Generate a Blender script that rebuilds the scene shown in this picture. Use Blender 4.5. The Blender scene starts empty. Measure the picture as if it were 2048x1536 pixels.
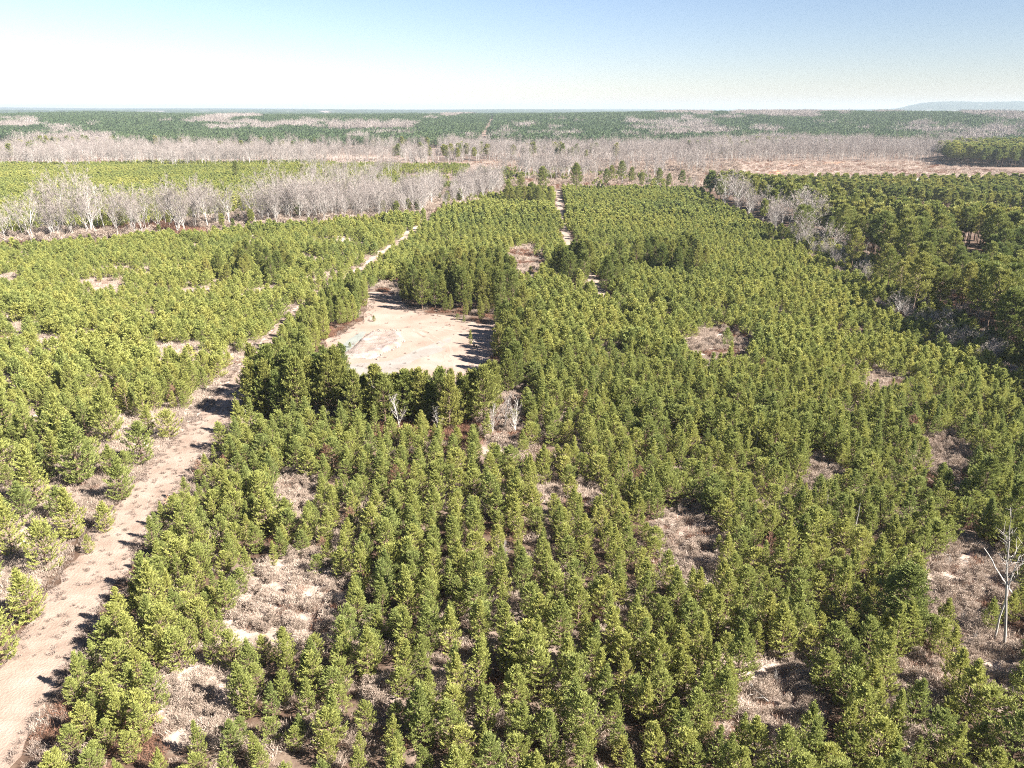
import bpy, math, random
import numpy as np
from mathutils import Vector, Euler

# ------------------------------------------------------------------ camera, sky, sun, exposure
S = bpy.context.scene
COL = S.collection
PITCH = math.radians(19.8)
CAMZ = 40.0
FPX = 1525.0                                    # focal length in pixels of the 2048 px wide photo
cam_d = bpy.data.cameras.new("camera")
cam_d.sensor_width = 36.0
cam_d.lens = 36.0 * FPX / 2048.0
cam_d.clip_start = 0.5
cam_d.clip_end = 60000.0
cam = bpy.data.objects.new("camera", cam_d)
cam.location = (0, 0, CAMZ)
cam.rotation_euler = (math.pi / 2 - PITCH, 0, 0)
COL.objects.link(cam)
S.camera = cam

SUN_AZ = math.radians(113.0)                    # clockwise from the view direction (+Y)
SUN_EL = math.radians(39.0)
world = bpy.data.worlds.new("World")
S.world = world
world.use_nodes = True
wn = world.node_tree
sky = wn.nodes.new("ShaderNodeTexSky")
sky.sky_type = 'NISHITA'
sky.sun_disc = False
sky.sun_elevation = SUN_EL
sky.sun_rotation = SUN_AZ
sky.altitude = 100.0
sky.air_density = 1.0
sky.dust_density = 0.2
sky.ozone_density = 3.2
bg = wn.nodes["Background"]
bg.inputs[1].default_value = 0.037
# the air is brighter towards the hazy west (left of the view) than towards the east
tcw = wn.nodes.new("ShaderNodeTexCoord")
dt = wn.nodes.new("ShaderNodeVectorMath"); dt.operation = 'DOT_PRODUCT'
dt.inputs[1].default_value = (-0.75, 0.66, -0.25)
wn.links.new(tcw.outputs["Generated"], dt.inputs[0])
mr = wn.nodes.new("ShaderNodeMapRange"); mr.interpolation_type = 'SMOOTHSTEP'
mr.inputs[1].default_value = 0.0; mr.inputs[2].default_value = 1.0; mr.inputs[3].default_value = 0.66; mr.inputs[4].default_value = 0.98
wn.links.new(dt.outputs["Value"], mr.inputs[0])
cm = wn.nodes.new("ShaderNodeVectorMath"); cm.operation = 'MULTIPLY'
cm.inputs[1].default_value = (1.04, 0.98, 1.06)
wn.links.new(sky.outputs[0], cm.inputs[0])
vs = wn.nodes.new("ShaderNodeVectorMath"); vs.operation = 'SCALE'
wn.links.new(cm.outputs[0], vs.inputs[0]); wn.links.new(mr.outputs[0], vs.inputs["Scale"])
wn.links.new(vs.outputs[0], bg.inputs[0])

sun_d = bpy.data.lights.new("sun", 'SUN')
sun_d.energy = 5.0
sun_d.angle = math.radians(0.5)
sun_d.color = (1.0, 0.945, 0.86)
sun = bpy.data.objects.new("sun", sun_d)
sdir = Vector((math.sin(SUN_AZ) * math.cos(SUN_EL), math.cos(SUN_AZ) * math.cos(SUN_EL), math.sin(SUN_EL)))
sun.rotation_euler = (-sdir).to_track_quat('-Z', 'Y').to_euler()
sun.location = (60, -40, 90)
COL.objects.link(sun)

S.view_settings.view_transform = 'Standard'
S.view_settings.look = 'None'
S.view_settings.gamma = 1.0
S.view_settings.exposure = 2.33
S.render.engine = 'CYCLES'
S.cycles.max_bounces = 5
S.cycles.diffuse_bounces = 3
S.cycles.transmission_bounces = 3
S.cycles.volume_bounces = 0
S.cycles.transparent_max_bounces = 4
S.cycles.use_denoising = False
S.cycles.pixel_filter_type = 'BLACKMAN_HARRIS'
S.cycles.filter_width = 1.05

# ------------------------------------------------------------------ small maths
F_ = np.array([0, math.cos(PITCH), -math.sin(PITCH)])
U_ = np.array([0, math.sin(PITCH), math.cos(PITCH)])


def G(px, py, z=0.0):
    """photo pixel -> point on the ground (height z)"""
    d = F_ * FPX + np.array([1.0, 0, 0]) * (px - 1024.0) - U_ * (py - 768.0)
    t = (z - CAMZ) / d[2]
    return np.array([d[0] * t, d[1] * t])


def gp(pts):
    return np.array([G(x, y) for x, y in pts])


def pix(x, y, z):
    """world -> photo pixel (arrays)"""
    zz = np.asarray(z) - CAMZ
    dep = y * F_[1] + zz * F_[2]
    dep = np.where(dep < 0.1, 0.1, dep)
    px = 1024.0 + FPX * np.asarray(x) / dep
    py = 768.0 - FPX * (y * U_[1] + zz * U_[2]) / dep
    return px, py


def inside(P, poly):
    """points (n,2) in polygon (m,2)"""
    x, y = P[:, 0], P[:, 1]
    r = np.zeros(len(P), bool)
    j = len(poly) - 1
    for i in range(len(poly)):
        xi, yi = poly[i]
        xj, yj = poly[j]
        c = ((yi > y) != (yj > y)) & (x < (xj - xi) * (y - yi) / (yj - yi + 1e-12) + xi)
        r ^= c
        j = i
    return r


def dist_line(P, L):
    """distance of points to a polyline"""
    best = np.full(len(P), 1e9)
    for a, b in zip(L[:-1], L[1:]):
        ab = b - a
        t = np.clip(((P - a) @ ab) / (ab @ ab), 0, 1)
        q = a + t[:, None] * ab
        best = np.minimum(best, np.hypot(*(P - q).T))
    return best


def vnoise(x, y, s, seed=0):
    """smooth value noise 0..1"""
    x = np.asarray(x, float) / s
    y = np.asarray(y, float) / s
    xi, yi = np.floor(x).astype(np.int64), np.floor(y).astype(np.int64)
    fx, fy = x - xi, y - yi
    fx = fx * fx * (3 - 2 * fx)
    fy = fy * fy * (3 - 2 * fy)

    def h(a, b):
        n = (a * 374761393 + b * 668265263 + seed * 974634777) & 0x7fffffff
        n = ((n ^ (n >> 13)) * 1274126177) & 0x7fffffff
        n = (n ^ (n >> 16)) & 0xffff
        return n / 65535.0
    return (h(xi, yi) * (1 - fx) + h(xi + 1, yi) * fx) * (1 - fy) + (h(xi, yi + 1) * (1 - fx) + h(xi + 1, yi + 1) * fx) * fy


def sstep(a, b, v):
    t = np.clip((v - a) / (b - a), 0, 1)
    return t * t * (3 - 2 * t)


def height(x, y):
    """terrain: level near the camera, low ridges further out, one long hill far to the right"""
    x = np.asarray(x, float)
    y = np.asarray(y, float)
    r = np.hypot(x, y)
    az = np.degrees(np.arctan2(x, np.maximum(y, 1e-6)))
    az = np.where(y < 0, 90, az)
    n = vnoise(x, y, 900, 3)
    top = 15 + 9 * n + 4 * sstep(-2, 12, az) - 3 * sstep(14, 30, az)
    z = top * sstep(900, 1750, r + 250 * (vnoise(x, y, 500, 5) - .5)) * (1 - 0.75 * sstep(1900, 3000, r))
    z += (vnoise(x, y, 1800, 7) - .35) * 34 * sstep(2300, 5200, r)
    z += (vnoise(x, y, 2600, 9)) * 20 * sstep(6500, 11000, r) + 22 * sstep(10500, 13800, r)
    hill = sstep(25.0, 27.2, az) * (52 + 14 * np.exp(-((az - 28.4) / 1.6) ** 2) + 10 * np.exp(-((az - 32.5) / 2.2) ** 2)) + 16 * sstep(20.5, 25.5, az)
    z += hill * np.exp(-((r - 8600) / 1000) ** 2)
    z += 9 * np.exp(-((az - 16) / 2.6) ** 2 - ((r - 3300) / 380) ** 2)
    z += 8 * np.exp(-((az + 27) / 5.0) ** 2 - ((r - 2300) / 420) ** 2)
    return z


_ORD = "zeroth first second third fourth fifth sixth seventh eighth ninth tenth eleventh twelfth thirteenth fourteenth fifteenth sixteenth seventeenth eighteenth nineteenth".split()
_TEN = ["", "", "twenty", "thirty", "forty", "fifty", "sixty", "seventy", "eighty", "ninety"]


def ordw(n):
    if n < 20:
        return _ORD[n]
    if n >= 100:
        return "hundred-and-" + ordw(n - 100) if n > 100 else "hundredth"
    t, u = divmod(n, 10)
    return (_TEN[t][:-1] + "ieth") if u == 0 else _TEN[t] + "-" + _ORD[u]


# ------------------------------------------------------------------ mesh building
class MB:
    def __init__(s):
        s.v, s.q, s.t, s.n = [], [], [], 0
        s.qm, s.tm = [], []

    def add(s, V, Q=None, T=None, m=0):
        if Q is not None and len(Q):
            s.q.append(np.asarray(Q) + s.n)
            s.qm.append(np.full(len(Q), m))
        if T is not None and len(T):
            s.t.append(np.asarray(T) + s.n)
            s.tm.append(np.full(len(T), m))
        s.v.append(np.asarray(V, float))
        s.n += len(V)

    def blades(s, P, D, L, W, rng, m=0):
        """leaf-shaped four-sided blades at P along D"""
        n = len(P)
        if n == 0:
            return
        D = D / (np.linalg.norm(D, axis=1)[:, None] + 1e-9)
        R = rng.normal(size=(n, 3))
        Sd = np.cross(D, R)
        Sd /= (np.linalg.norm(Sd, axis=1)[:, None] + 1e-9)
        L = np.broadcast_to(L, (n,))[:, None]
        W = np.broadcast_to(W, (n,))[:, None]
        V = np.stack([P, P + D * L * .55 + Sd * W / 2, P + D * L, P + D * L * .55 - Sd * W / 2], 1).reshape(-1, 3)
        s.add(V, np.arange(n * 4).reshape(n, 4), m=m)

    def tube(s, pts, rad, k=5, m=0):
        pts = np.asarray(pts, float)
        n = len(pts)
        tg = np.gradient(pts, axis=0)
        tg /= (np.linalg.norm(tg, axis=1)[:, None] + 1e-9)
        ref = np.array([1.0, 0.13, 0.07]) if abs(tg[0][0]) < .8 else np.array([0.1, 1.0, 0.05])
        a = np.cross(tg, ref)
        a /= (np.linalg.norm(a, axis=1)[:, None] + 1e-9)
        b = np.cross(tg, a)
        ang = np.arange(k) * 2 * math.pi / k
        V = pts[:, None, :] + np.asarray(rad, float)[:, None, None] * (a[:, None, :] * np.cos(ang)[None, :, None] + b[:, None, :] * np.sin(ang)[None, :, None])
        V = V.reshape(-1, 3)
        i = np.arange(n - 1)[:, None] * k
        j = np.arange(k)[None, :]
        j2 = (j + 1) % k
        Q = np.stack([i + j, i + j2, i + k + j2, i + k + j], -1).reshape(-1, 4)
        s.add(V, Q, m=m)

    def mesh(s, name, mats, smooth=False):
        me = bpy.data.meshes.new(name)
        V = np.concatenate(s.v) if s.v else np.zeros((0, 3))
        Q = np.concatenate(s.q) if s.q else np.zeros((0, 4), int)
        T = np.concatenate(s.t) if s.t else np.zeros((0, 3), int)
        nq, nt = len(Q), len(T)
        me.vertices.add(len(V))
        me.vertices.foreach_set("co", V.astype(np.float32).ravel())
        me.loops.add(nq * 4 + nt * 3)
        me.loops.foreach_set("vertex_index", np.concatenate([Q.ravel(), T.ravel()]).astype(np.int32))
        me.polygons.add(nq + nt)
        st = np.concatenate([np.arange(nq) * 4, nq * 4 + np.arange(nt) * 3]).astype(np.int32)
        me.polygons.foreach_set("loop_start", st)
        mi = np.concatenate([np.concatenate(s.qm) if s.qm else np.zeros(0), np.concatenate(s.tm) if s.tm else np.zeros(0)]).astype(np.int32)
        for mt in mats:
            me.materials.append(mt)
        me.polygons.foreach_set("material_index", mi)
        me.polygons.foreach_set("use_smooth", np.full(nq + nt, smooth))
        me.update(calc_edges=True)
        me.validate()
        return me


def link(name, me, parent=None, loc=None, rot=None, scl=None):
    o = bpy.data.objects.new(name, me)
    COL.objects.link(o)
    if parent is not None:
        o.parent = parent
    if loc is not None:
        o.location = loc
    if rot is not None:
        o.rotation_euler = rot
    if scl is not None:
        o.scale = scl
    return o


def tag(o, label=None, cat=None, group=None, kind=None):
    if label:
        o["label"] = label
    if cat:
        o["category"] = cat
    if group:
        o["group"] = group
    if kind:
        o["kind"] = kind
    return o


# ------------------------------------------------------------------ materials
def mat(name):
    m = bpy.data.materials.new(name)
    m.use_nodes = True
    m.node_tree.nodes.clear()
    return m, m.node_tree.nodes, m.node_tree.links


def rgb(c):
    return (c[0], c[1], c[2], 1.0)


def ramp(N, stops):
    r = N.new("ShaderNodeValToRGB")
    e = r.color_ramp.elements
    while len(e) < len(stops):
        e.new(0.5)
    for i, (p, c) in enumerate(stops):
        e[i].position = p
        e[i].color = rgb(c)
    return r


def leafy(name, stops, transl=0.3, tcol=None, noise_scale=0.02, fine=3.0, fine_amt=0.35, rough=0.75):
    """foliage: colour per tree, drifting over the land, with fine variation inside the crown"""
    m, N, L = mat(name)
    oi = N.new("ShaderNodeObjectInfo")
    nz = N.new("ShaderNodeTexNoise")
    nz.inputs["Scale"].default_value = noise_scale
    nz.inputs["Detail"].default_value = 2
    L.new(oi.outputs["Location"], nz.inputs["Vector"])
    tc = N.new("ShaderNodeTexCoord")
    n2 = N.new("ShaderNodeTexNoise")
    n2.inputs["Scale"].default_value = fine
    n2.inputs["Detail"].default_value = 1
    L.new(tc.outputs["Object"], n2.inputs["Vector"])
    # value = random*.45 + noise*.4 + fine
    a = N.new("ShaderNodeMath"); a.operation = 'MULTIPLY_ADD'
    L.new(oi.outputs["Random"], a.inputs[0]); a.inputs[1].default_value = 0.5
    b = N.new("ShaderNodeMath"); b.operation = 'MULTIPLY_ADD'
    L.new(nz.outputs["Fac"], b.inputs[0]); b.inputs[1].default_value = 0.9; b.inputs[2].default_value = -0.2 - fine_amt / 2
    L.new(b.outputs[0], a.inputs[2])
    c = N.new("ShaderNodeMath"); c.operation = 'MULTIPLY_ADD'
    L.new(n2.outputs["Fac"], c.inputs[0]); c.inputs[1].default_value = fine_amt
    L.new(a.outputs[0], c.inputs[2])
    r = ramp(N, stops)
    L.new(c.outputs[0], r.inputs["Fac"])
    d = N.new("ShaderNodeBsdfPrincipled")
    d.inputs["Roughness"].default_value = rough
    d.inputs["Specular IOR Level"].default_value = 0.25
    L.new(r.outputs["Color"], d.inputs["Base Color"])
    o = N.new("ShaderNodeOutputMaterial")
    if transl > 0:
        t = N.new("ShaderNodeBsdfTranslucent")
        if tcol:
            mx = N.new("ShaderNodeMix"); mx.data_type = 'RGBA'; mx.inputs[0].default_value = 0.5
            L.new(r.outputs["Color"], mx.inputs[6]); mx.inputs[7].default_value = rgb(tcol)
            L.new(mx.outputs[2], t.inputs["Color"])
        else:
            L.new(r.outputs["Color"], t.inputs["Color"])
        ms = N.new("ShaderNodeMixShader"); ms.inputs[0].default_value = transl
        L.new(d.outputs[0], ms.inputs[1]); L.new(t.outputs[0], ms.inputs[2])
        L.new(ms.outputs[0], o.inputs[0])
    else:
        L.new(d.outputs[0], o.inputs[0])
    return m


def earthy(name, stops, scale=0.5, detail=6, bump=0.3, bscale=6.0, rough=0.95, stretch=None, dist=0.3):
    m, N, L = mat(name)
    tc = N.new("ShaderNodeTexCoord")
    vec = tc.outputs["Object"]
    if stretch:
        mp = N.new("ShaderNodeMapping")
        mp.inputs["Scale"].default_value = stretch[0]
        mp.inputs["Rotation"].default_value = (0, 0, stretch[1])
        L.new(vec, mp.inputs["Vector"])
        vec = mp.outputs[0]
    n1 = N.new("ShaderNodeTexNoise"); n1.inputs["Scale"].default_value = scale; n1.inputs["Detail"].default_value = detail
    n1.inputs["Roughness"].default_value = 0.65
    n1.inputs["Distortion"].default_value = dist
    L.new(vec, n1.inputs["Vector"])
    r = ramp(N, stops)
    L.new(n1.outputs["Fac"], r.inputs["Fac"])
    d = N.new("ShaderNodeBsdfPrincipled"); d.inputs["Roughness"].default_value = rough
    d.inputs["Specular IOR Level"].default_value = 0.15
    L.new(r.outputs["Color"], d.inputs["Base Color"])
    n2 = N.new("ShaderNodeTexNoise"); n2.inputs["Scale"].default_value = bscale; n2.inputs["Detail"].default_value = 4
    L.new(vec, n2.inputs["Vector"])
    bp = N.new("ShaderNodeBump"); bp.inputs["Strength"].default_value = bump; bp.inputs["Distance"].default_value = 0.3
    L.new(n2.outputs["Fac"], bp.inputs["Height"]); L.new(bp.outputs[0], d.inputs["Normal"])
    o = N.new("ShaderNodeOutputMaterial")
    L.new(d.outputs[0], o.inputs[0])
    return m


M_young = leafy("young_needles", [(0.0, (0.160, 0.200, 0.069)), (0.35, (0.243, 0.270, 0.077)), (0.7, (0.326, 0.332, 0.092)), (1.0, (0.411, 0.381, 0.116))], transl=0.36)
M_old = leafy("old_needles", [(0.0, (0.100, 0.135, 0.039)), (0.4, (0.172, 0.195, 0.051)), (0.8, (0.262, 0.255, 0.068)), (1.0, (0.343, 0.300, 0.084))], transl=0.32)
M_farpine = leafy("far_needles", [(0.0, (0.044, 0.072, 0.034)), (0.5, (0.064, 0.094, 0.041)), (1.0, (0.092, 0.118, 0.052))], transl=0.25, noise_scale=0.004)
M_bark = leafy("pine_bark", [(0, (0.080, 0.052, 0.036)), (0.6, (0.136, 0.092, 0.068)), (1, (0.200, 0.152, 0.120))], transl=0, fine=6)
M_pale = leafy("pale_bark", [(0, (0.222, 0.200, 0.180)), (0.5, (0.344, 0.319, 0.295)), (1, (0.475, 0.451, 0.417))], transl=0, fine=2.5)
M_twig = leafy("grey_twigs", [(0, (0.140, 0.116, 0.102)), (0.5, (0.232, 0.197, 0.179)), (1, (0.308, 0.269, 0.250))], transl=0, fine=1.5)
M_brush = leafy("dry_brush_twigs", [(0, (0.193, 0.147, 0.117)), (0.45, (0.329, 0.261, 0.211)), (1, (0.454, 0.370, 0.310))], transl=0.15, fine=2)
M_redbrush = leafy("russet_leaves", [(0, (0.096, 0.044, 0.028)), (0.5, (0.176, 0.092, 0.060)), (1, (0.256, 0.152, 0.104))], transl=0.15, fine=2)
M_straw = leafy("dry_grass_blades", [(0, (0.163, 0.124, 0.100)), (0.5, (0.227, 0.179, 0.150)), (1, (0.281, 0.232, 0.204))], transl=0.2, fine=1)

# ground: pine straw, dry grass and bare soil, chosen per place by the "cover" colour attribute
gm, N, L = mat("ground_cover")
at = N.new("ShaderNodeAttribute"); at.attribute_name = "cover"
geo = N.new("ShaderNodeNewGeometry")


def gnoise(sc, det=4, rough=.6):
    n = N.new("ShaderNodeTexNoise"); n.inputs["Scale"].default_value = sc; n.inputs["Detail"].default_value = det; n.inputs["Roughness"].default_value = rough
    L.new(geo.outputs["Position"], n.inputs["Vector"])
    return n


def gmix(a, b, f):
    x = N.new("ShaderNodeMix"); x.data_type = 'RGBA'
    L.new(f, x.inputs[0]); L.new(a, x.inputs[6]); L.new(b, x.inputs[7])
    return x.outputs[2]


n1, n2, n3 = gnoise(0.45, 6), gnoise(0.9, 6), gnoise(0.03, 5)
litter = ramp(N, [(0.25, (0.032, 0.022, 0.016)), (0.5, (0.079, 0.050, 0.036)), (0.75, (0.141, 0.106, 0.078))]); L.new(n1.outputs["Fac"], litter.inputs["Fac"])
straw = ramp(N, [(0.28, (0.16, 0.12, 0.10)), (0.5, (0.34, 0.27, 0.225)), (0.75, (0.47, 0.39, 0.33))]); L.new(n2.outputs["Fac"], straw.inputs["Fac"])
n4 = gnoise(0.012, 8, .72)
slash = ramp(N, [(0.3, (0.136, 0.099, 0.082)), (0.45, (0.224, 0.167, 0.139)), (0.6, (0.292, 0.228, 0.194)), (0.75, (0.354, 0.272, 0.224))]); L.new(n4.outputs["Fac"], slash.inputs["Fac"])
n5 = gnoise(0.004, 8, .7)
far = ramp(N, [(0.36, (0.030, 0.052, 0.022)), (0.50, (0.055, 0.080, 0.034)), (0.56, (0.13, 0.115, 0.085)), (0.66, (0.27, 0.225, 0.18))]); L.new(n5.outputs["Fac"], far.inputs["Fac"])
sep = N.new("ShaderNodeSeparateColor"); L.new(at.outputs["Color"], sep.inputs[0])
c0 = gmix(litter.outputs["Color"], straw.outputs["Color"], sep.outputs["Blue"])
c1 = gmix(c0, slash.outputs["Color"], sep.outputs["Red"])
c2 = gmix(c1, far.outputs["Color"], sep.outputs["Green"])
d = N.new("ShaderNodeBsdfPrincipled"); d.inputs["Roughness"].default_value = 0.95; d.inputs["Specular IOR Level"].default_value = 0.1
L.new(c2, d.inputs["Base Color"])
bp = N.new("ShaderNodeBump"); bp.inputs["Strength"].default_value = 0.5; bp.inputs["Distance"].default_value = 0.4
L.new(n2.outputs["Fac"], bp.inputs["Height"]); L.new(bp.outputs[0], d.inputs["Normal"])
o = N.new("ShaderNodeOutputMaterial"); L.new(d.outputs[0], o.inputs[0])
M_ground = gm

M_track = earthy("track_straw", [(0.3, (0.165, 0.119, 0.093)), (0.5, (0.227, 0.170, 0.137)), (0.7, (0.273, 0.213, 0.179))], scale=0.35, bscale=5, bump=0.35)
M_road = earthy("sandy_dirt", [(0.3, (0.184, 0.132, 0.102)), (0.5, (0.243, 0.186, 0.153)), (0.7, (0.284, 0.231, 0.200))], scale=0.12, bscale=2, bump=0.2)
M_pad = earthy("pad_soil", [(0.28, (0.186, 0.129, 0.100)), (0.45, (0.227, 0.165, 0.133)), (0.6, (0.260, 0.199, 0.166)), (0.8, (0.301, 0.250, 0.219))], scale=0.11, detail=8, bscale=3, bump=0.2)
M_orange = earthy("orange_clay", [(0.3, (0.306, 0.145, 0.072)), (0.6, (0.425, 0.230, 0.128)), (0.8, (0.442, 0.323, 0.238))], scale=0.2, bscale=3, bump=0.2)
M_whitesoil = earthy("white_clay", [(0.3, (0.176, 0.149, 0.129)), (0.6, (0.216, 0.199, 0.182)), (0.8, (0.235, 0.223, 0.211))], scale=0.25, bscale=3, bump=0.2)
M_mound = earthy("mound_soil", [(0.3, (0.152, 0.119, 0.098)), (0.5, (0.212, 0.168, 0.145)), (0.7, (0.247, 0.205, 0.202))], scale=0.4, bscale=4, bump=0.5)
M_silt = earthy("grey_silt", [(0.3, (0.140, 0.149, 0.134)), (0.6, (0.186, 0.195, 0.178)), (0.8, (0.214, 0.207, 0.178))], scale=0.6, bscale=4, bump=0.2)
M_clod = earthy("clods", [(0.3, (0.180, 0.151, 0.130)), (0.6, (0.288, 0.252, 0.223)), (0.8, (0.360, 0.324, 0.288))], scale=2, bscale=8, bump=0.4)
M_white = earthy("white_sheet_metal", [(0.3, (0.74, 0.74, 0.73)), (0.7, (0.82, 0.82, 0.81))], scale=0.3, bscale=2, bump=0.02, rough=0.5)
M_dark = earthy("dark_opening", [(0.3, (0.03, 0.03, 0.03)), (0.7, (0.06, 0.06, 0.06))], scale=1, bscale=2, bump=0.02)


# ------------------------------------------------------------------ plant models (each returns crown MB, wood MB)
def unit(v):
    return v / (np.linalg.norm(v, axis=-1, keepdims=True) + 1e-9)


def pine(seed, H, R, base=0.06, round_=0.0, up=(20, 62), whorl=0.36, nb=6, shoot=0.26, tuft_n=8, bl=0.24, bw=0.045, tuft_len=0.26, bare=0.0, bend=0.35, trunk_r=None, limbs=True, spread=(16, 46), rise=1.0):
    """a pine: whorls of branches, side shoots, each shoot ending in a bottle-brush of needles"""
    rng = np.random.default_rng(seed)
    C, W = MB(), MB()
    tr = trunk_r or 0.02 * H
    lean = rng.normal(0, 0.02 * H, 2)
    zs = np.linspace(0, H, 8)
    axis = np.stack([lean[0] * (zs / H) ** 2, lean[1] * (zs / H) ** 2, zs], 1)
    W.tube(axis, tr * (1 - 0.9 * zs / H) + 0.008, 6)

    def ax(z):
        return np.array([lean[0] * (z / H) ** 2, lean[1] * (z / H) ** 2, z])
    TP, TD, TL = [], [], []
    z = base * H + bare * H
    z0 = z
    lop = rng.uniform(0.82, 1.15, 12)
    while z < H * 0.97:
        t = (z - z0) / (H - z0)
        cone = (1 - t) ** 0.75
        dome = math.sqrt(max(0, 1 - t ** 2.6))
        prof = (cone * (1 - round_) + dome * round_) * min(1, 0.62 + 1.7 * t)
        k = max(3, int(round(nb * (0.75 + 0.5 * rng.random()) * (1 if t < .8 else .8))))
        a0 = rng.random() * 6.28
        for i in range(k):
            az = a0 + i * 6.283 / k + rng.normal(0, .18)
            ln = R * prof * rng.uniform(0.72, 1.12) * lop[int((az % 6.283) / 6.2832 * 12) % 12]
            if ln < 0.12:
                ln = 0.12
            el = math.radians(up[0] + (up[1] - up[0]) * t + rng.normal(0, 7))
            h = np.array([math.cos(az), math.sin(az), 0.0])
            p0 = ax(z)
            m_ = max(3, int(ln / shoot) + 2)
            s = np.linspace(0, 1, m_)
            path = p0 + (h * math.cos(el))[None] * (s * ln)[:, None]
            path[:, 2] += math.sin(el) * s * ln + bend * ln * s ** 2.2 * (1 - t) - 0.0
            if limbs:
                W.tube(path[[0, m_ // 2, m_ - 1]], [0.012 + 0.012 * ln, 0.01 + .006 * ln, 0.006], 3)
            tg = unit(np.gradient(path, axis=0))
            side = np.cross(tg, [0, 0, 1.0])
            for j in range(m_):
                if s[j] < 0.30 and m_ > 3:
                    continue
                if j == m_ - 1:
                    TP.append(path[j]); TD.append(tg[j] * .8 + np.array([0, 0, .5 * rise])); TL.append(tuft_len * 1.25)
                else:
                    for sg in (-1, 1):
                        if rng.random() < 0.12:
                            continue
                        dd = tg[j] * .65 + side[j] * sg * rng.uniform(.45, .95) + np.array([0, 0, rng.uniform(.1, .75) * rise])
                        dd = unit(dd)
                        q = path[j] + dd * rng.uniform(.7, 1.3) * min(shoot * 1.1, ln * .45) * (1.25 - .5 * s[j])
                        TP.append(q); TD.append(dd + np.array([0, 0, .3 * rise])); TL.append(tuft_len * rng.uniform(.8, 1.15))
        z += whorl * rng.uniform(.8, 1.2) * (1 - 0.35 * t)
    # leader and candles
    for i in range(4):
        TP.append(ax(H) + rng.normal(0, .08, 3) * [1, 1, 0.5]); TD.append(np.array([rng.normal(0, .25), rng.normal(0, .25), 1])); TL.append(tuft_len * 1.4)
    TP, TD, TL = np.array(TP), unit(np.array(TD)), np.array(TL)
    n = len(TP)
    rep = np.repeat(np.arange(n), tuft_n)
    u = rng.random(len(rep))
    P = TP[rep] - TD[rep] * (TL[rep] * (u - 0.15))[:, None]
    pr = unit(np.cross(TD[rep], rng.normal(size=(len(rep), 3))))
    ang = np.radians(rng.uniform(*spread, len(rep)))
    D = TD[rep] * np.cos(ang)[:, None] + pr * np.sin(ang)[:, None]
    C.blades(P, D, bl * rng.uniform(.75, 1.25, len(rep)), bw * rng.uniform(.8, 1.3, len(rep)), rng)
    return C, W


def bare_tree(seed, H, spread=0.32, clear=0.32, nl=12, tw=0.05, twigs=4, up=(38, 70), dens=1.0, trunk_r=None, forks=1):
    """leafless tree: wood MB = trunk and limbs, crown MB = branches and twigs"""
    rng = np.random.default_rng(seed)
    C, W = MB(), MB()
    tr = trunk_r or 0.0125 * H + 0.03
    for f in range(forks):
        Hf = H * (1 if f == 0 else rng.uniform(.7, .95))
        ln = rng.normal(0, .05 * H, 2) + (0 if f == 0 else 1) * rng.normal(0, .12 * H, 2)
        zs = np.linspace(0, Hf, 9)
        wob = np.cumsum(rng.normal(0, .012 * H, (9, 2)), 0)
        wob[0] = 0
        axp = np.stack([ln[0] * (zs / Hf) ** 1.4 + wob[:, 0], ln[1] * (zs / Hf) ** 1.4 + wob[:, 1], zs], 1)
        W.tube(axp, tr * (1 - .88 * (zs / Hf) ** .9) + .012, 6)
        n1 = int(nl * dens / (1 if forks == 1 else 1.4))
        for i in range(n1):
            t = clear + (0.97 - clear) * (i + rng.random()) / n1
            p0 = np.array([np.interp(t * Hf, zs, axp[:, j]) for j in range(3)])
            az = rng.random() * 6.283
            el = math.radians(rng.uniform(*up))
            L1 = spread * H * (1.15 - .75 * t) * rng.uniform(.7, 1.2) / max(.45, math.cos(el))
            dirv = np.array([math.cos(az) * math.cos(el), math.sin(az) * math.cos(el), math.sin(el)])
            s = np.linspace(0, 1, 5)
            path = p0 + dirv * (s * L1)[:, None] + np.cumsum(rng.normal(0, .03 * L1, (5, 3)), 0) * s[:, None]
            path[:, 2] += .10 * L1 * s ** 2
            r1 = max(.02, tr * (1 - .88 * t) * .6)
            W.tube(path, r1 * (1 - .8 * s) + .008, 4)
            n2 = max(3, int(6 * dens))
            for k in range(n2):
                u = .25 + .75 * (k + rng.random()) / n2
                q0 = np.array([np.interp(u, s, path[:, j]) for j in range(3)])
                d2 = unit(dirv + rng.normal(0, .55, 3) + [0, 0, .25])
                L2 = L1 * rng.uniform(.28, .5) * (1.15 - .6 * u)
                e = q0 + d2 * L2
                mid = q0 + d2 * L2 * .5 + rng.normal(0, .05 * L2, 3)
                C.tube([q0, mid, e], [max(.012, r1 * .35), .6 * max(.012, r1 * .35), .007], 3)
                nt = twigs
                uu = rng.uniform(.2, 1, nt)
                P = q0 + d2 * (uu * L2)[:, None]
                D = unit(d2 + rng.normal(0, .55, (nt, 3)) + [0, 0, .2])
                C.blades(P, D, L2 * rng.uniform(.45, .9, nt), tw * rng.uniform(.7, 1.3, nt), rng)
    return C, W


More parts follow.
